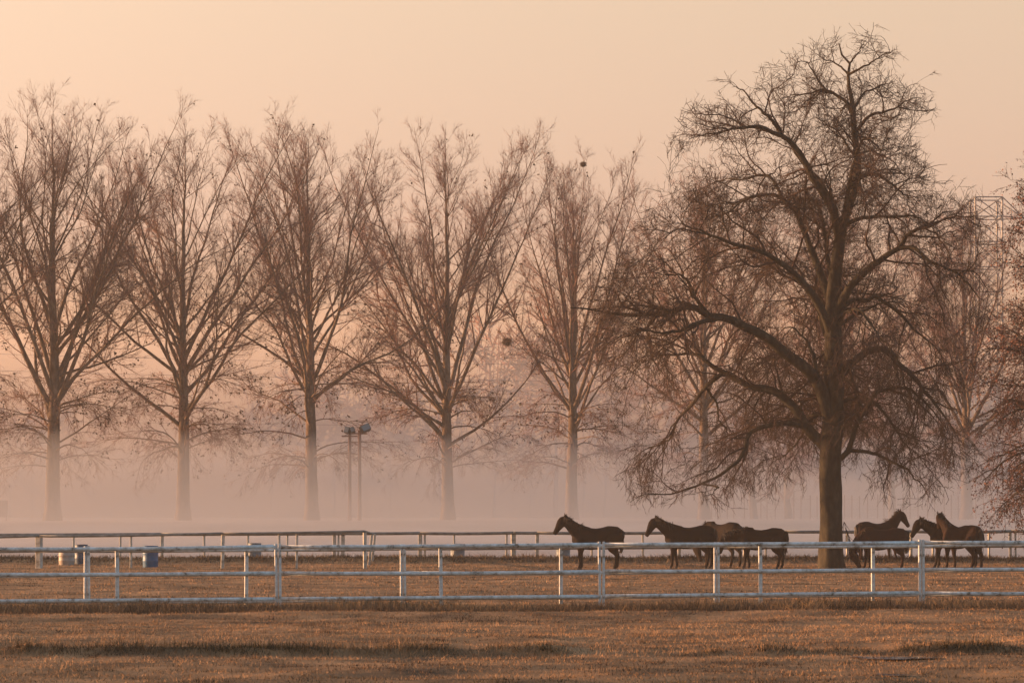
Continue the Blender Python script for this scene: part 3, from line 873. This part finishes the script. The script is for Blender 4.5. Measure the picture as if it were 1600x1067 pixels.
# ------------------------------------------------------------------ bird nests
def nest(x, y, Y, r, label):
    rg = np.random.default_rng(int(x))
    c = P(x, y, Y)
    # it sits on the nearest bough
    q = np.concatenate(bough_pts)
    c = q[np.argmin(np.hypot(q[:, 0] - c[0], q[:, 2] - c[2]) + 0.02 * abs(q[:, 1] - c[1]))] + np.array([0, 0, r * 0.35])
    n = 420
    a = norm(rg.normal(0, 1, (n, 3))) * np.array([1, 1, 0.85]) * r * 0.9 * rg.uniform(0.2, 0.85, n)[:, None]
    d = norm(rg.normal(0, 1, (n, 3)) * np.array([1, 1, 0.7]))
    V, T = spikes(a - d * r * 0.35, a + d * r * 0.55, np.full(n, 0.012))
    o = link('bird_nest', fast_mesh('bird_nest', V, None, T), None, M['leaf_dark'])
    o.location = c
    tag(o, label, 'nest', 'nests and clumps in the poplars')
nest(793, 540, 174, 0.50, 'dark twig nest on a bough to the right of the fourth poplar trunk')
nest(903, 257, 180, 0.30, 'small dark nest high in the crown of the poplar behind the lone horse')

# ------------------------------------------------------------------ fences
def pipe_mesh(p0, p1, r, k=10, sag=0.0, m=8, rg=rng):
    u = np.linspace(0, 1, m)[:, None]
    pts = np.asarray(p0) * (1 - u) + np.asarray(p1) * u
    pts[:, 2] -= sag * 4 * (u * (1 - u))[:, 0]
    V, Q = tubes(pts[None], np.full((1, m), r), k)
    # close both ends
    c0, c1 = len(V), len(V) + 1
    V = np.concatenate([V, pts[:1], pts[-1:]])
    j = np.arange(k); j2 = (j + 1) % k
    T = np.concatenate([np.stack([np.full(k, c0), j2, j], 1), np.stack([np.full(k, c1), (m - 1) * k + j, (m - 1) * k + j2], 1)])
    me = fast_mesh('pipe', V, Q, T)
    return me

def post_mesh(w, d, h, bev=0.012):
    bm = bmesh.new()
    bmesh.ops.create_cube(bm, size=1.0)
    for v in bm.verts:
        v.co = (v.co.x * w, v.co.y * d, (v.co.z + 0.5) * h)
    bmesh.ops.bevel(bm, geom=bm.edges[:], offset=bev, segments=1, affect='EDGES')
    me = bpy.data.meshes.new('post')
    bm.to_mesh(me); bm.free()
    return me

def front_fence(Y0, slope, joints, rails_px, label, drop=0.0, joint_front=True):
    """pipe fence of panels; joints are photo columns, rails_px (left y, right y) per rail"""
    def at(x, y):
        # distance grows slightly to the right
        X = (x - 800) * Y0 / FPX
        return P(x, y, Y0 + slope * X)
    root_p = at(joints[1], 940)
    t = thing('paddock_fence', (root_p[0], root_p[1], 0), label, 'fence')
    T0 = np.array([root_p[0], root_p[1], 0])
    def ry(k, x): return rails_px[k][0] + (rails_px[k][1] - rails_px[k][0]) * x / 1600.0
    for a, b in zip(joints[:-1], joints[1:]):
        for k in range(3):
            wob = [random.uniform(-0.6, 0.6) for _ in range(2)]
            p0 = at(a + 4.5, ry(k, a) + wob[0]) - T0; p1 = at(b - 4.5, ry(k, b) + wob[1]) - T0
            link('rail', pipe_mesh(p0, p1, 0.046, 12, random.uniform(0, 0.045)), t, M['white_paint'])
        # end posts of the panel and its middle post
        for x, w, dy in ((a + 2.8, 0.062, -0.005), (b - 2.8, 0.062, -0.005), ((a + b) / 2 + random.uniform(-2, 2), 0.085, 0.075)):
            topp = at(x, ry(0, x))
            gz = float(ground_z(topp[0], topp[1])) - 0.05
            h = topp[2] - gz + (0.075 if dy < 0 else -0.03)
            o = link('post', post_mesh(w, 0.075, h), t, M['white_paint'])
            o.location = (topp[0] - T0[0], topp[1] + dy - T0[1], gz)
            o.rotation_euler.y = random.uniform(-0.014, 0.014)
    return t
front_fence(55.6, 0.06, [-70, 435, 940, 1440, 1942], [(857, 846.5), (897.5, 888.5), (939.5, 925)],
            'nearer of the two white pipe fences crossing the front of the picture')
front_fence(56.9, 0.06, [-358, 136, 630, 1120, 1612], [(858.3, 848.8), (898.6, 889.6), (939.4, 926.6)],
            'second white pipe fence standing close behind the nearest one')

def wood_fence(Y, rails, xs, label, name='rail_fence', thick={}, x0=-120, x1=1720, mats=('grey_rail', 'old_paint'), topr=0.065):
    T0 = np.array([0, Y, 0])
    t = thing(name, (0, Y, 0), label, 'fence')
    cuts = sorted(set([x0] + [x for x in xs if x in thick] + [x1]))
    for a, b in zip(cuts[:-1], cuts[1:]):
        for k, (ya, yb, r) in enumerate(rails):
            def yy(x): return ya + (yb - ya) * (x - 0) / 1600.0
            p0 = P(a, yy(a) + random.uniform(-.4, .4), Y) - T0; p1 = P(b, yy(b) + random.uniform(-.4, .4), Y) - T0
            link('rail', pipe_mesh(p0, p1 - (p1 - p0) * 0.0006, r, 8, random.uniform(0, 0.03)), t, M[mats[0]])
    ztop = P(0, rails[0][0], Y)[2]
    for x in xs:
        w = thick.get(x, 0.085)
        X = (x - 800) * Y / FPX
        gz = float(ground_z(X, Y)) - 0.08
        zt = CAM_H - (rails[0][0] + (rails[0][1] - rails[0][0]) * x / 1600.0 - HOR) * Y / FPX
        o = link('post', post_mesh(w, w, zt - gz - 0.02), t, M[mats[1]])
        o.location = (X, rails[0][2] + w / 2 - 0.01, gz)
        o.rotation_euler = (random.uniform(-.02, .02), random.uniform(-.02, .02), random.uniform(-.3, .3))
    return t
wood_fence(108.4, [(835.5, 829.5, 0.070), (860, 853.5, 0.048), (881, 877, 0.040)],
           [-40, 114, 187, 252, 319, 387, 448, 522, 528, 535, 656, 664, 710, 791, 802, 839, 925, 1005, 1062, 1095, 1163, 1197, 1225, 1324, 1346, 1392, 1424, 1458, 1546, 1580, 1588, 1660],
           'long grey rail fence behind the horses, at the edge of the mist', 'rail_fence',
           {252: 0.15, 522: 0.13, 535: 0.15, 656: 0.15, 802: 0.19, 839: 0.15, 1062: 0.14, 1225: 0.12, 1424: 0.12, 1580: 0.13})
pen = wood_fence(95.2, [(838, 816, 0.050), (861.5, 856, 0.038)], [-80, 60, 204, 347, 437, 463, 570],
           'dark railed pen fence left of the horses, turning a corner to the far fence', 'pen_fence',
           {60: 0.22, 347: 0.13, 570: 0.13}, x0=-90, x1=570)
# the pen's side that runs back to the far fence
for ya, yb, r in ((830.2, 834.5, 0.050), (859.5, 860, 0.038)):
    p0 = P(570, ya, 95.2) - np.array([0, 95.2, 0]); p1 = P(585, yb, 107.9) - np.array([0, 95.2, 0])
    link('rail', pipe_mesh(p0, p1, r, 8), pen, M['grey_rail'])
for x, Y in ((576, 100.5), (581.5, 104.5)):
    X = (x - 800) * Y / FPX
    gz = float(ground_z(X, Y)) - 0.05
    o = link('post', post_mesh(0.10, 0.10, 1.28 - gz), pen, M['old_paint'])
    o.location = (X, Y - 95.2, gz); o.rotation_euler.y = 0.10

# thin post-and-wire fence far back in the mist
t = thing('wire_fence', (0, 218, 1.75), 'faint thin-posted wire fence far back in the mist under the spreading tree', 'fence')
for k, x in enumerate(np.arange(1110, 1640, 13.0)):
    xx = x + random.uniform(-3, 3)
    o = link('post', post_mesh(0.09, 0.09, 2.3 + random.uniform(-.2, .2)), t, M['pole_wood'])
    o.location = ((xx - 800) * 218 / FPX, 0, -0.05)
for z in (0.9, 1.8):
    link('wire', pipe_mesh(((1100 - 800) * 218 / FPX, 0, z), ((1650 - 800) * 218 / FPX, 0, z), 0.012, 4), t, M['steel'])

# ------------------------------------------------------------------ barrels
def lathe(prof, k=24):
    prof = np.array(prof)
    a = np.arange(k) * 2 * np.pi / k
    V = np.stack([prof[:, 0:1] * np.cos(a), prof[:, 0:1] * np.sin(a), np.repeat(prof[:, 1:2], k, 1)], -1).reshape(-1, 3)
    m = len(prof)
    base = np.arange(m - 1)[:, None] * k
    j = np.arange(k)[None]; j2 = (j + 1) % k
    Q = np.stack([base + j, base + j2, base + k + j2, base + k + j], -1).reshape(-1, 4)
    return V, Q
def barrel(x, Y, h, d, mat, label):
    X = (x - 800) * Y / FPX
    t = thing('barrel', (X, Y, float(ground_z(X, Y)) - 0.02), label, 'barrel', 'plastic barrels along the fences')
    r = d / 2
    V, Q = lathe([(0.0, 0), (r * .93, 0), (r * .97, .03), (r * .98, h * .30), (r * 1.02, h * .33), (r * .98, h * .36), (r * .98, h * .63), (r * 1.02, h * .66), (r * .98, h * .69), (r * .96, h - .04), (r * .93, h - .02), (r * .90, h - .06), (0, h - .06)])
    link('drum', fast_mesh('drum', V, Q), t, M[mat])
    V, Q = lathe([(r * .93, h - .035), (r * 1.0, h - .03), (r * 1.0, h), (r * .92, h), (r * .92, h - .03)])
    link('rim', fast_mesh('rim', V, Q), t, M[mat])
    return t
barrel(104, 101.5, 0.66, 0.66, 'cream', 'cream white barrel at far left beside a navy one')
barrel(127, 103.5, 0.86, 0.56, 'navy', 'navy blue barrel touching the cream white one')
barrel(235, 96.6, 0.88, 0.62, 'blue', 'bright blue barrel inside the pen, the bluest of the barrels')
barrel(398, 106.9, 0.86, 0.60, 'greyblue', 'dull blue barrel left of the pen corner, seen behind a thin white post')
barrel(715, 109.6, 0.82, 0.66, 'greyblue', 'faded grey barrel behind the far fence, left of the lone horse')
barrel(880, 109.6, 0.86, 0.64, 'greyblue', 'faded blue barrel behind the front legs of the lone horse')

# ------------------------------------------------------------------ horses
def loft(sections, k=16):
    """sections: (center(3), dirU(3), dirV(3), ru, rv) -> closed mesh verts, faces"""
    V, F = [], []
    for c, u, v, ru, rv in sections:
        for j in range(k):
            a = 2 * math.pi * j / k
            V.append(Vector(c) + Vector(u) * (math.cos(a) * ru) + Vector(v) * (math.sin(a) * rv))
    m = len(sections)
    for i in range(m - 1):
        for j in range(k):
            F.append((i * k + j, i * k + (j + 1) % k, (i + 1) * k + (j + 1) % k, (i + 1) * k + j))
    F.append(tuple(range(k - 1, -1, -1)))
    F.append(tuple((m - 1) * k + j for j in range(k)))
    return V, F

def spine_loft(pts, rads, k=14):
    """tube through 3-D points, radii (depth in the sagittal plane, width)"""
    secs = []
    n = len(pts)
    pts = [Vector(p) for p in pts]
    for i, p in enumerate(pts):
        tng = (pts[min(i + 1, n - 1)] - pts[max(i - 1, 0)]).normalized()
        side = Vector((0, 1, 0)) - tng * tng.y
        side.normalize()
        up = side.cross(tng).normalized()
        secs.append((p, up, side, rads[i][0], rads[i][1]))
    return loft(secs, k)

def make_horse(neck=0.0, head=0.0, yaw=0.0, legs=(0, 0, 0, 0), tail=0.0, coat='bay', head_yaw=0.0):
    """returns list of (name, mesh); x forward, feet at z = 0; angles in degrees"""
    parts = []
    bm = bmesh.new()
    def put(VF):
        V, F = VF
        vs = [bm.verts.new(v) for v in V]
        for f in F: bm.faces.new([vs[i] for i in f])
    Yv, Zv = Vector((0, 1, 0)), Vector((0, 0, 1))
    torso = [(-0.96, 1.32, .07, .06), (-0.92, 1.30, .23, .17), (-0.79, 1.27, .345, .255), (-0.58, 1.255, .385, .285), (-0.42, 1.245, .40, .285), (-0.22, 1.20, .385, .285), (0.0, 1.155, .395, .305), (0.22, 1.150, .415, .30), (0.40, 1.185, .43, .265), (0.54, 1.20, .43, .235), (0.70, 1.18, .36, .225), (0.83, 1.15, .25, .18), (0.92, 1.14, .09, .08)]
    put(loft([((x, 0, z), Zv, Yv, a, b) for x, z, a, b in torso], 20))
    # neck and head chain with pose
    root = Vector((0.58, 0, 1.28))
    def posed(p, lvl):
        v = Vector(p) - root
        v = Matrix.Rotation(-R(neck), 3, 'Y') @ v
        v = Matrix.Rotation(R(yaw), 3, 'Z') @ v
        return v + root
    poll0 = Vector((1.24, 0, 1.93))
    def hposed(p):
        v = Vector(p) - poll0
        v = Matrix.Rotation(-R(head), 3, 'Y') @ v
        v = Matrix.Rotation(R(head_yaw), 3, 'Z') @ v
        return posed(v + poll0, 2)
    def bend(p, f):
        # bends progressively: f 0 at the shoulder, 1 at the poll
        v = Vector(p) - root
        v = Matrix.Rotation(-R(neck) * f, 3, 'Y') @ v
        v = Matrix.Rotation(R(yaw) * f, 3, 'Z') @ v
        return v + root
    nk = [((0.44, 0, 1.25), .36, .17, .2), ((0.62, 0, 1.36), .315, .155, .45), ((0.82, 0, 1.53), .235, .125, .75), ((1.00, 0, 1.69), .19, .10, .9), ((1.14, 0, 1.82), .162, .088, 1), ((1.25, 0, 1.90), .13, .08, 1)]
    put(spine_loft([bend(p, f) for p, a, b, f in nk], [(a * 1.10, b * 1.12) for p, a, b, f in nk], 16))
    hd = [((1.17, 0, 1.955), .07, .06), ((1.235, 0, 1.885), .135, .088), ((1.30, 0, 1.765), .158, .098), ((1.37, 0, 1.645), .135, .088), ((1.44, 0, 1.52), .100, .066), ((1.50, 0, 1.42), .085, .058), ((1.54, 0, 1.345), .078, .058), ((1.56, 0, 1.305), .045, .04)]
    put(spine_loft([hposed(p) for p, a, b in hd], [(a * 1.14, b * 1.15) for p, a, b in hd], 14))
    for s in (-1, 1):
        e0, e1, e2 = hposed((1.19, s * .055, 1.97)), hposed((1.185, s * .075, 2.05)), hposed((1.21, s * .078, 2.145))
        put(spine_loft([e0, e1, e2], [(.035, .030), (.040, .028), (.008, .008)], 8))
    # legs: swing in metres at the hoof (fore-left, fore-right, hind-left, hind-right)
    hoofs = []
    for i, (s, sw) in enumerate(zip((1, -1), legs[:2])):
        y = .145 * s
        L = [((0.60, y * .9, 1.18), .17, .09), ((0.60, y, 1.0), .17, .11), ((0.58 + sw * .15, y, .84), .13, .092), ((0.60 + sw * .35, y, .66), .073, .062), ((0.61 + sw * .55, y, .50), .056, .052), ((0.605 + sw * .65, y, .43), .046, .042), ((0.60 + sw * .85, y, .25), .036, .033), ((0.60 + sw * .95, y, .16), .044, .040), ((0.63 + sw, y, .09), .038, .038), ((0.645 + sw, y, .06), .040, .040)]
        put(spine_loft([p for p, a, b in L], [(a * 1.3, b * 1.32) for p, a, b in L], 12))
        hoofs.append((0.655 + sw, y))
    for i, (s, sw) in enumerate(zip((1, -1), legs[2:])):
        y = .150 * s
        L = [((-0.62, y * .9, 1.30), .27, .13), ((-0.63, y, 1.10), .27, .15), ((-0.60, y, .92), .225, .125), ((-0.65 + sw * .3, y, .76), .150, .095), ((-0.735 + sw * .5, y, .62), .078, .058), ((-0.79 + sw * .6, y, .54), .062, .048), ((-0.785 + sw * .7, y, .44), .047, .042), ((-0.77 + sw * .85, y, .27), .039, .036), ((-0.76 + sw * .95, y, .17), .047, .042), ((-0.73 + sw, y, .09), .040, .040), ((-0.715 + sw, y, .06), .042, .042)]
        put(spine_loft([p for p, a, b in L], [(a * 1.3, b * 1.32) for p, a, b in L], 12))
        hoofs.append((-0.705 + sw, y))
    me = bpy.data.meshes.new('horse_raw')
    bmesh.ops.recalc_face_normals(bm, faces=bm.faces[:])
    bm.to_mesh(me); bm.free()
    tmp = bpy.data.objects.new('horse_tmp', me)
    COL.objects.link(tmp)
    md = tmp.modifiers.new('r', 'REMESH'); md.mode = 'VOXEL'; md.voxel_size = 0.024; md.use_smooth_shade = True
    sm = tmp.modifiers.new('s', 'SMOOTH'); sm.iterations = 5; sm.factor = 0.5
    dc = tmp.modifiers.new('d', 'DECIMATE'); dc.ratio = 0.42
    dg = bpy.context.evaluated_depsgraph_get()
    body = bpy.data.meshes.new_from_object(tmp.evaluated_get(dg))
    bpy.data.objects.remove(tmp); bpy.data.meshes.remove(me)
    for p in body.polygons: p.use_smooth = True
    body.materials.clear(); body.materials.append(M[coat])
    parts.append(('body', body))
    # hooves
    for x, y in hoofs:
        V, Q = lathe([(0, .0), (.062, .0), (.052, .075), (.02, .08)], 10)
        h = fast_mesh('hoof', V + np.array([x, y, 0.0]), Q); h.materials.append(M['hoof'])
        parts.append(('hoof', h))
    # eyes
    for s in (-1, 1):
        c = hposed((1.325, s * .088, 1.80))
        b2 = bmesh.new(); bmesh.ops.create_uvsphere(b2, u_segments=8, v_segments=6, radius=.024)
        bmesh.ops.translate(b2, verts=b2.verts[:], vec=c)
        em = bpy.data.meshes.new('eye'); b2.to_mesh(em); b2.free(); em.materials.append(M['eye'])
        parts.append(('eye', em))
    # mane: locks along the crest
    rg = np.random.default_rng(abs(int(neck * 7 + head * 3 + yaw)) + 5)
    base, dirs = [], []
    crest = [((0.52, 0, 1.62), .4), ((0.68, 0, 1.66), .62), ((0.84, 0, 1.755), .82), ((1.0, 0, 1.87), .94), ((1.12, 0, 1.965), 1.0), ((1.19, 0, 2.01), 1.0)]
    cp = [bend(p, f) for p, f in crest]
    for k in range(260):
        u = rg.random() * (len(cp) - 1.001); i = int(u); w = u - i
        p = cp[i].lerp(cp[i + 1], w)
        base.append(np.array(p) + rg.normal(0, .012, 3) - np.array([0, 0, .03]))
        dirs.append(np.array([rg.normal(-.02, .04), rg.normal(.07, .06), rg.normal(.0, .06)]))
    base, dirs = np.array(base), np.array(dirs)
    mid = base + dirs * 0.6 + np.array([0, 0, .035]); tip = mid + dirs * 0.7 + np.array([0, 0, -.12]) * rg.uniform(.3, 1, (len(base), 1))
    V, Q = tubes(np.stack([base, mid, tip], 1), np.tile(np.array([[.014, .012, .003]]), (len(base), 1)), 4)
    mm = fast_mesh('mane', V, Q); mm.materials.append(M['hair']); parts.append(('mane', mm))
    # tail: a dock with hanging strands
    n = 46
    st = np.array([-0.93, 0, 1.46]) + rg.normal(0, .02, (n, 3))
    tp = []
    for k, (dx, dz) in enumerate([(0, 0), (-.045, -.07), (-.055, -.24), (-.03, -.46), (.0, -.66), (.02, -.82)]):
        tp.append(st + np.array([dx + tail * k / 5 * .3, 0, dz]) + rg.normal(0, .012 + .006 * k, (n, 3)) * np.array([1, 1.3, .6]))
    V, Q = tubes(np.stack(tp, 1), np.tile(np.array([[.022, .026, .026, .024, .016, .004]]), (n, 1)), 4)
    tm = fast_mesh('tail', V, Q); tm.materials.append(M['hair']); parts.append(('tail', tm))
    return parts

def put_horse(x, Y, ang, label, scale=1.04, **kw):
    """ang: heading in degrees, 180 faces the left of the picture"""
    X = (x - 800) * Y / FPX
    t = thing('horse', (X, Y, float(ground_z(X, Y)) - 0.01), label, 'horse', 'horses resting under the spreading tree', R(ang))
    t.scale = (scale,) * 3
    for nme, me in make_horse(**kw): link(nme, me, t)
    return t
put_horse(932, 93.6, 180, 'dark horse standing alone on the left, head up facing left', scale=1.035, neck=0, head=2, legs=(0.02, -0.06, 0.06, -0.03), coat='dark_bay')
put_horse(1077, 93.8, 178, 'dark horse at the left of the middle group, head raised facing left', scale=1.03, neck=-7, head=6, legs=(0.05, -0.16, 0.10, -0.08), coat='dark_bay')
put_horse(1127, 96.6, 130, 'horse standing slantwise behind the middle group, only its back and a hind leg showing', scale=1.10, neck=-75, head=20, legs=(0, 0, 0.1, -0.05), coat='dark_bay')
put_horse(1190, 93.0, 181, 'bay horse at the right of the middle group, head lowered behind its neighbour', scale=0.97, neck=-44, head=30, yaw=-8, legs=(0.10, -0.14, -0.05, 0.08), coat='dark_bay')
put_horse(1370, 104.4, 24, 'horse right of the tree trunk with head high facing right', scale=1.05, neck=6, head=0, legs=(0.10, 0.26, 0.05, -0.06), coat='bay')
put_horse(1380, 92.6, 183, 'dark brown horse grazing beside the tree trunk with its head down', scale=0.97, neck=-86, head=28, legs=(-0.06, 0.10, 0.05, -0.03), coat='chestnut')
put_horse(1491, 95.8, 177, 'dark horse at the right with lowered head in profile facing left', scale=1.03, neck=-10, head=8, legs=(0.12, -0.05, 0.05, -0.10), coat='dark_bay')
put_horse(1503, 93.0, 124, 'brown horse at the far right seen slantwise, its head turned away and neck raised', scale=1.04, neck=6, head=14, yaw=0, head_yaw=-45, legs=(0.02, -0.10, 0.08, -0.10), coat='bay')

# ------------------------------------------------------------------ floodlight poles
def solid(name, size, parent, mat, loc=(0, 0, 0), rot=(0, 0, 0), bev=0.015):
    bm = bmesh.new(); bmesh.ops.create_cube(bm, size=1.0)
    for v in bm.verts: v.co = (v.co.x * size[0], v.co.y * size[1], v.co.z * size[2])
    if bev: bmesh.ops.bevel(bm, geom=bm.edges[:], offset=min(bev, min(size) * 0.3), segments=1, affect='EDGES')
    me = bpy.data.meshes.new(name); bm.to_mesh(me); bm.free()
    o = link(name, me, parent, mat); o.location = loc; o.rotation_euler = rot
    return o
def flood_pole(x, Y, ytop, label, lamps):
    b = P(x, 812, Y); g = float(ground_z(b[0], b[1]))
    t = thing('floodlight_pole', (b[0], b[1], g), label, 'floodlight', 'floodlight poles in the mist')
    h = P(x, ytop, Y)[2] - g
    me = fast_mesh('pole', *tubes(np.array([[[0, 0, -0.2], [0, 0, h * .5], [0, 0, h]]]), np.array([[.125, .11, .095]]), 10))
    link('pole', me, t, M['pole_wood'])
    solid('crossarm', (1.0, .10, .09), t, M['pole_wood'], (0, -.12, h - .22))
    for dx, dz, yr, pr, w, hh in lamps:
        hd_ = solid('lamp_head', (w, .34, hh), t, M['lamp_case'], (dx, -.12, h + dz), (R(pr), R(-22 if dx > 0 else 8), R(yr)), .03)
        solid('lamp_glass', (w * .86, .012, hh * .82), hd_, M['lamp_glass'], (0, -.177, 0), bev=0)
        link('bracket', pipe_mesh((dx - .25, -.12, h - .20), (dx + .2, -.12, h + dz - hh * .4), .022, 6), t, M['steel'])
    return t
flood_pole(562, 151.5, 672, 'right hand floodlight pole with a boxy dark lamp tilted on top', [(.36, .10, 28, -25, .62, .44)])
flood_pole(546.5, 152.0, 676, 'left hand floodlight pole with a small square lamp bracket on top', [(-.12, .14, -30, -18, .36, .40), (.18, .16, 8, -15, .28, .36)])

# faint board at the left edge, in front of the mist's far side
t = thing('notice_board', (P(-4, 818, 153)[0], 153, float(ground_z(P(-4, 818, 153)[0], 153))), 'faint pale board on legs at the left edge of the picture', 'board')
solid('panel', (1.3, .06, 1.05), t, M['board'], (0, 0, .75))
for sx in (-.55, .55): solid('leg', (.08, .07, .9), t, M['board'], (sx, .07, .4))

# ------------------------------------------------------------------ pylon and its wires
def lattice():
    Y = 300.0
    b = P(1541, 812, Y)
    t = thing('lattice_pylon', (b[0], Y, 1.72), 'grey lattice pylon rising behind the trees at the right', 'pylon')
    s = Y / FPX
    hw = 21 * s
    top = (812 - 313) * s
    acc = Acc()
    def bar(p, q, r, A): A.add(*tubes(np.array([[p, q]], float), np.full((1, 2), r * 0.95), 4))
    for sx in (-1, 1):
        for sy in (-1, 1):
            A = Acc(); bar((sx * hw, sy * hw, -.2), (sx * hw, sy * hw, top), .13, A)
            link('leg', A.mesh('leg', False), t, M['steel'])
    lv = np.linspace(0, top - 2.4, 13).tolist() + [top]
    for za, zb in zip(lv[:-1], lv[1:]):
        A = Acc()
        for sy in (-1, 1):
            bar((-hw, sy * hw, za), (hw, sy * hw, zb), .07, A); bar((hw, sy * hw, za), (-hw, sy * hw, zb), .07, A)
            bar((-hw, sy * hw, zb), (hw, sy * hw, zb), .08, A)
            bar((sy * hw, -hw, za), (sy * hw, hw, zb), .07, A); bar((sy * hw, -hw, zb), (sy * hw, hw, zb), .08, A)
        link('bracing', A.mesh('bracing', False), t, M['steel'])
    for sx in (-1, 1):
        A = Acc()
        z0 = top - 2.4
        tip = (sx * (hw + 3.0), 0, z0)
        for sy in (-1, 1):
            bar((sx * hw, sy * hw, z0), tip, .09, A); bar((sx * hw, sy * hw, top), tip, .09, A)
        bar((sx * (hw + 1.4), 0, z0), (sx * (hw + 1.4), 0, z0 + 1.2), .06, A)
        link('crossarm', A.mesh('crossarm', False), t, M['steel'])
lattice()
for k, (yl, yr, lab) in enumerate([(545, 565, 'upper of the low pair of faint power wires behind the poplars'), (571, 590, 'lower of the low pair of faint power wires behind the poplars'),
                                   (462, 462, 'topmost faint power wire behind the middle poplars'), (650, 652, 'lowest faint power wire, level with the floodlights')]):
    me = pipe_mesh(P(-250, yl, 268), P(1850, yr, 268), .020, 5, 1.0, 40)
    tag(link('power_wire', me, None, M['steel']), lab, 'wire', 'power wires behind the poplars')

# ------------------------------------------------------------------ grass
def blades(seed, n, ya, yb, h0, h1, w, mat, name, dens=None, hmod=None, gmod=None, lean=1.0):
    rg = np.random.default_rng(seed)
    # uniform over the trapezoid the lens can reach, with a margin at the sides
    nc = n // 11
    y = np.sqrt(rg.random(nc) * (yb ** 2 - ya ** 2) + ya ** 2)
    x = (rg.random(nc) - 0.5) * 2 * (y * 0.2118 * 1.12 + 2.5)
    ctone, chgt, crad = rg.normal(0, 0.12, nc), rg.uniform(0.72, 1.3, nc), rg.uniform(0.03, 0.13, nc)
    ci = rg.integers(0, nc, n)
    off = rg.normal(0, 1, (n, 2)) * crad[ci][:, None]
    x, y = x[ci] + off[:, 0], y[ci] + off[:, 1]
    ctone, chgt = ctone[ci], chgt[ci]
    loose = rg.random(n) < 0.25
    y = np.where(loose, np.sqrt(rg.random(n) * (yb ** 2 - ya ** 2) + ya ** 2), y)
    x = np.where(loose, (rg.random(n) - 0.5) * 2 * (y * 0.2118 * 1.12 + 2.5), x)
    keep = np.ones(n, bool)
    if dens is not None: keep = rg.random(n) < dens(x, y)
    x, y, ctone, chgt = x[keep], y[keep], ctone[keep], chgt[keep]
    n = len(x)
    h = (h0 + (h1 - h0) * rg.random(n) ** 2)
    h = h * chgt * (0.65 + 1.0 * (fbm(x * 1.6, y * 1.6, 31, 2) + 0.5))
    if hmod is not None: h = h * hmod(x, y)
    z = ground_z(x, y) - 0.015
    a = rg.uniform(0, 2 * np.pi, n)
    ww = w * rg.uniform(0.6, 1.4, n)
    bx, by = np.cos(a) * ww / 2, np.sin(a) * ww / 2
    la = rg.uniform(0, 2 * np.pi, n); le = np.abs(rg.normal(0, lean, n)) * h
    V = np.empty((n, 3, 3), np.float32)
    V[:, 0] = np.stack([x - bx, y - by, z], 1)
    V[:, 1] = np.stack([x + bx, y + by, z], 1)
    V[:, 2] = np.stack([x + np.cos(la) * le, y + np.sin(la) * le, z + h], 1)
    me = fast_mesh(name, V, None, np.arange(n * 3).reshape(-1, 3), smooth=False)
    tone = np.clip(0.47 + 1.7 * fbm(x * 0.11, y * 0.75, 51, 3) + 2.0 * fbm(x * 0.8, y * 2.4, 52, 3) + ctone + rg.normal(0, 0.12, n), 0, 1)
    green = np.clip((gmod(x, y) if gmod is not None else 0) + 1.6 * (fbm(x * 0.5, y * 0.8, 61, 3) - 0.17), 0, 1) * rg.uniform(0.5, 1, n)
    for nm, val in (('tone', tone), ('green', green)):
        at = me.attributes.new(nm, 'FLOAT', 'POINT')
        at.data.foreach_set('value', np.repeat(val, 3).astype(np.float32))
    o = link(name, me, None, M[mat])
    tag(o, kind='stuff')
    return o
def fur_band(x, y):
    return furrow_on(x) * np.exp(-((y - furrow_y(x) - 0.05) / 0.24) ** 2)
blades(1, 300000, 26.5, 51.5, 0.020, 0.058, 0.012, 'straw', 'dry_grass', hmod=lambda x, y: 1 + 2.6 * fur_band(x, y), gmod=lambda x, y: 1.2 * fur_band(x, y) + 0.75 * (1 - sstep(30.0, 37.0, y + 3 * fbm(x * 0.3, y * 0.3, 96, 2))))
blades(5, 110000, 33.8, 38.4, 0.035, 0.11, 0.012, 'tall', 'furrow_grass', dens=lambda x, y: 0.9 * fur_band(x, y), gmod=lambda x, y: 0.7)
strip = lambda x, y: np.exp(-(((y - 53.2 - 0.5 * np.sin(x * 0.13) - 1.2 * fbm(x * 0.3, x * 0 + 2.2, 88, 2)) / 2.3) ** 4))
blades(2, 170000, 50.3, 57.8, 0.06, 0.19, 0.014, 'tall', 'tall_grass', dens=strip, hmod=lambda x, y: 0.55 + 1.5 * (fbm(x * 0.5, y * 0.5, 33, 3) + 0.35))
blades(3, 130000, 56.5, 104.5, 0.025, 0.070, 0.022, 'straw', 'pasture_grass')
bank = lambda x, y: np.exp(-((y - 105.4) / 1.0) ** 2) * (0.5 + 1.0 * (fbm(x * 0.3, y * 0.3, 34, 2) + 0.5))
blades(4, 90000, 103.3, 107.6, 0.06, 0.20, 0.034, 'tall', 'bank_grass', dens=bank)

# ------------------------------------------------------------------ puddles
def puddle(x, y, Y, rx, ry):
    rg = np.random.default_rng(int(x))
    k = 40
    a = np.arange(k) * 2 * np.pi / k
    c = P(x, y, Y)
    rad = 1 + 0.25 * np.sin(a * 3 + 1) + 0.15 * np.sin(a * 5 + 2)
    X, YY = c[0] + rx * rad * np.cos(a), c[1] + ry * rad * np.sin(a)
    zz = float(np.mean(ground_z(X, YY))) + 0.020
    V = np.concatenate([np.stack([X, YY, np.full(k, zz)], 1), [[c[0], c[1], zz]]])
    T = np.stack([np.arange(k), (np.arange(k) + 1) % k, np.full(k, k)], 1)
    o = link('puddle', fast_mesh('puddle', V, None, T, smooth=False), None, M['water'])
    tag(o, kind='structure')

puddle(1395, 1033, 34.6, 0.55, 0.30)
puddle(1395, 1056, 31.3, 0.18, 0.20)
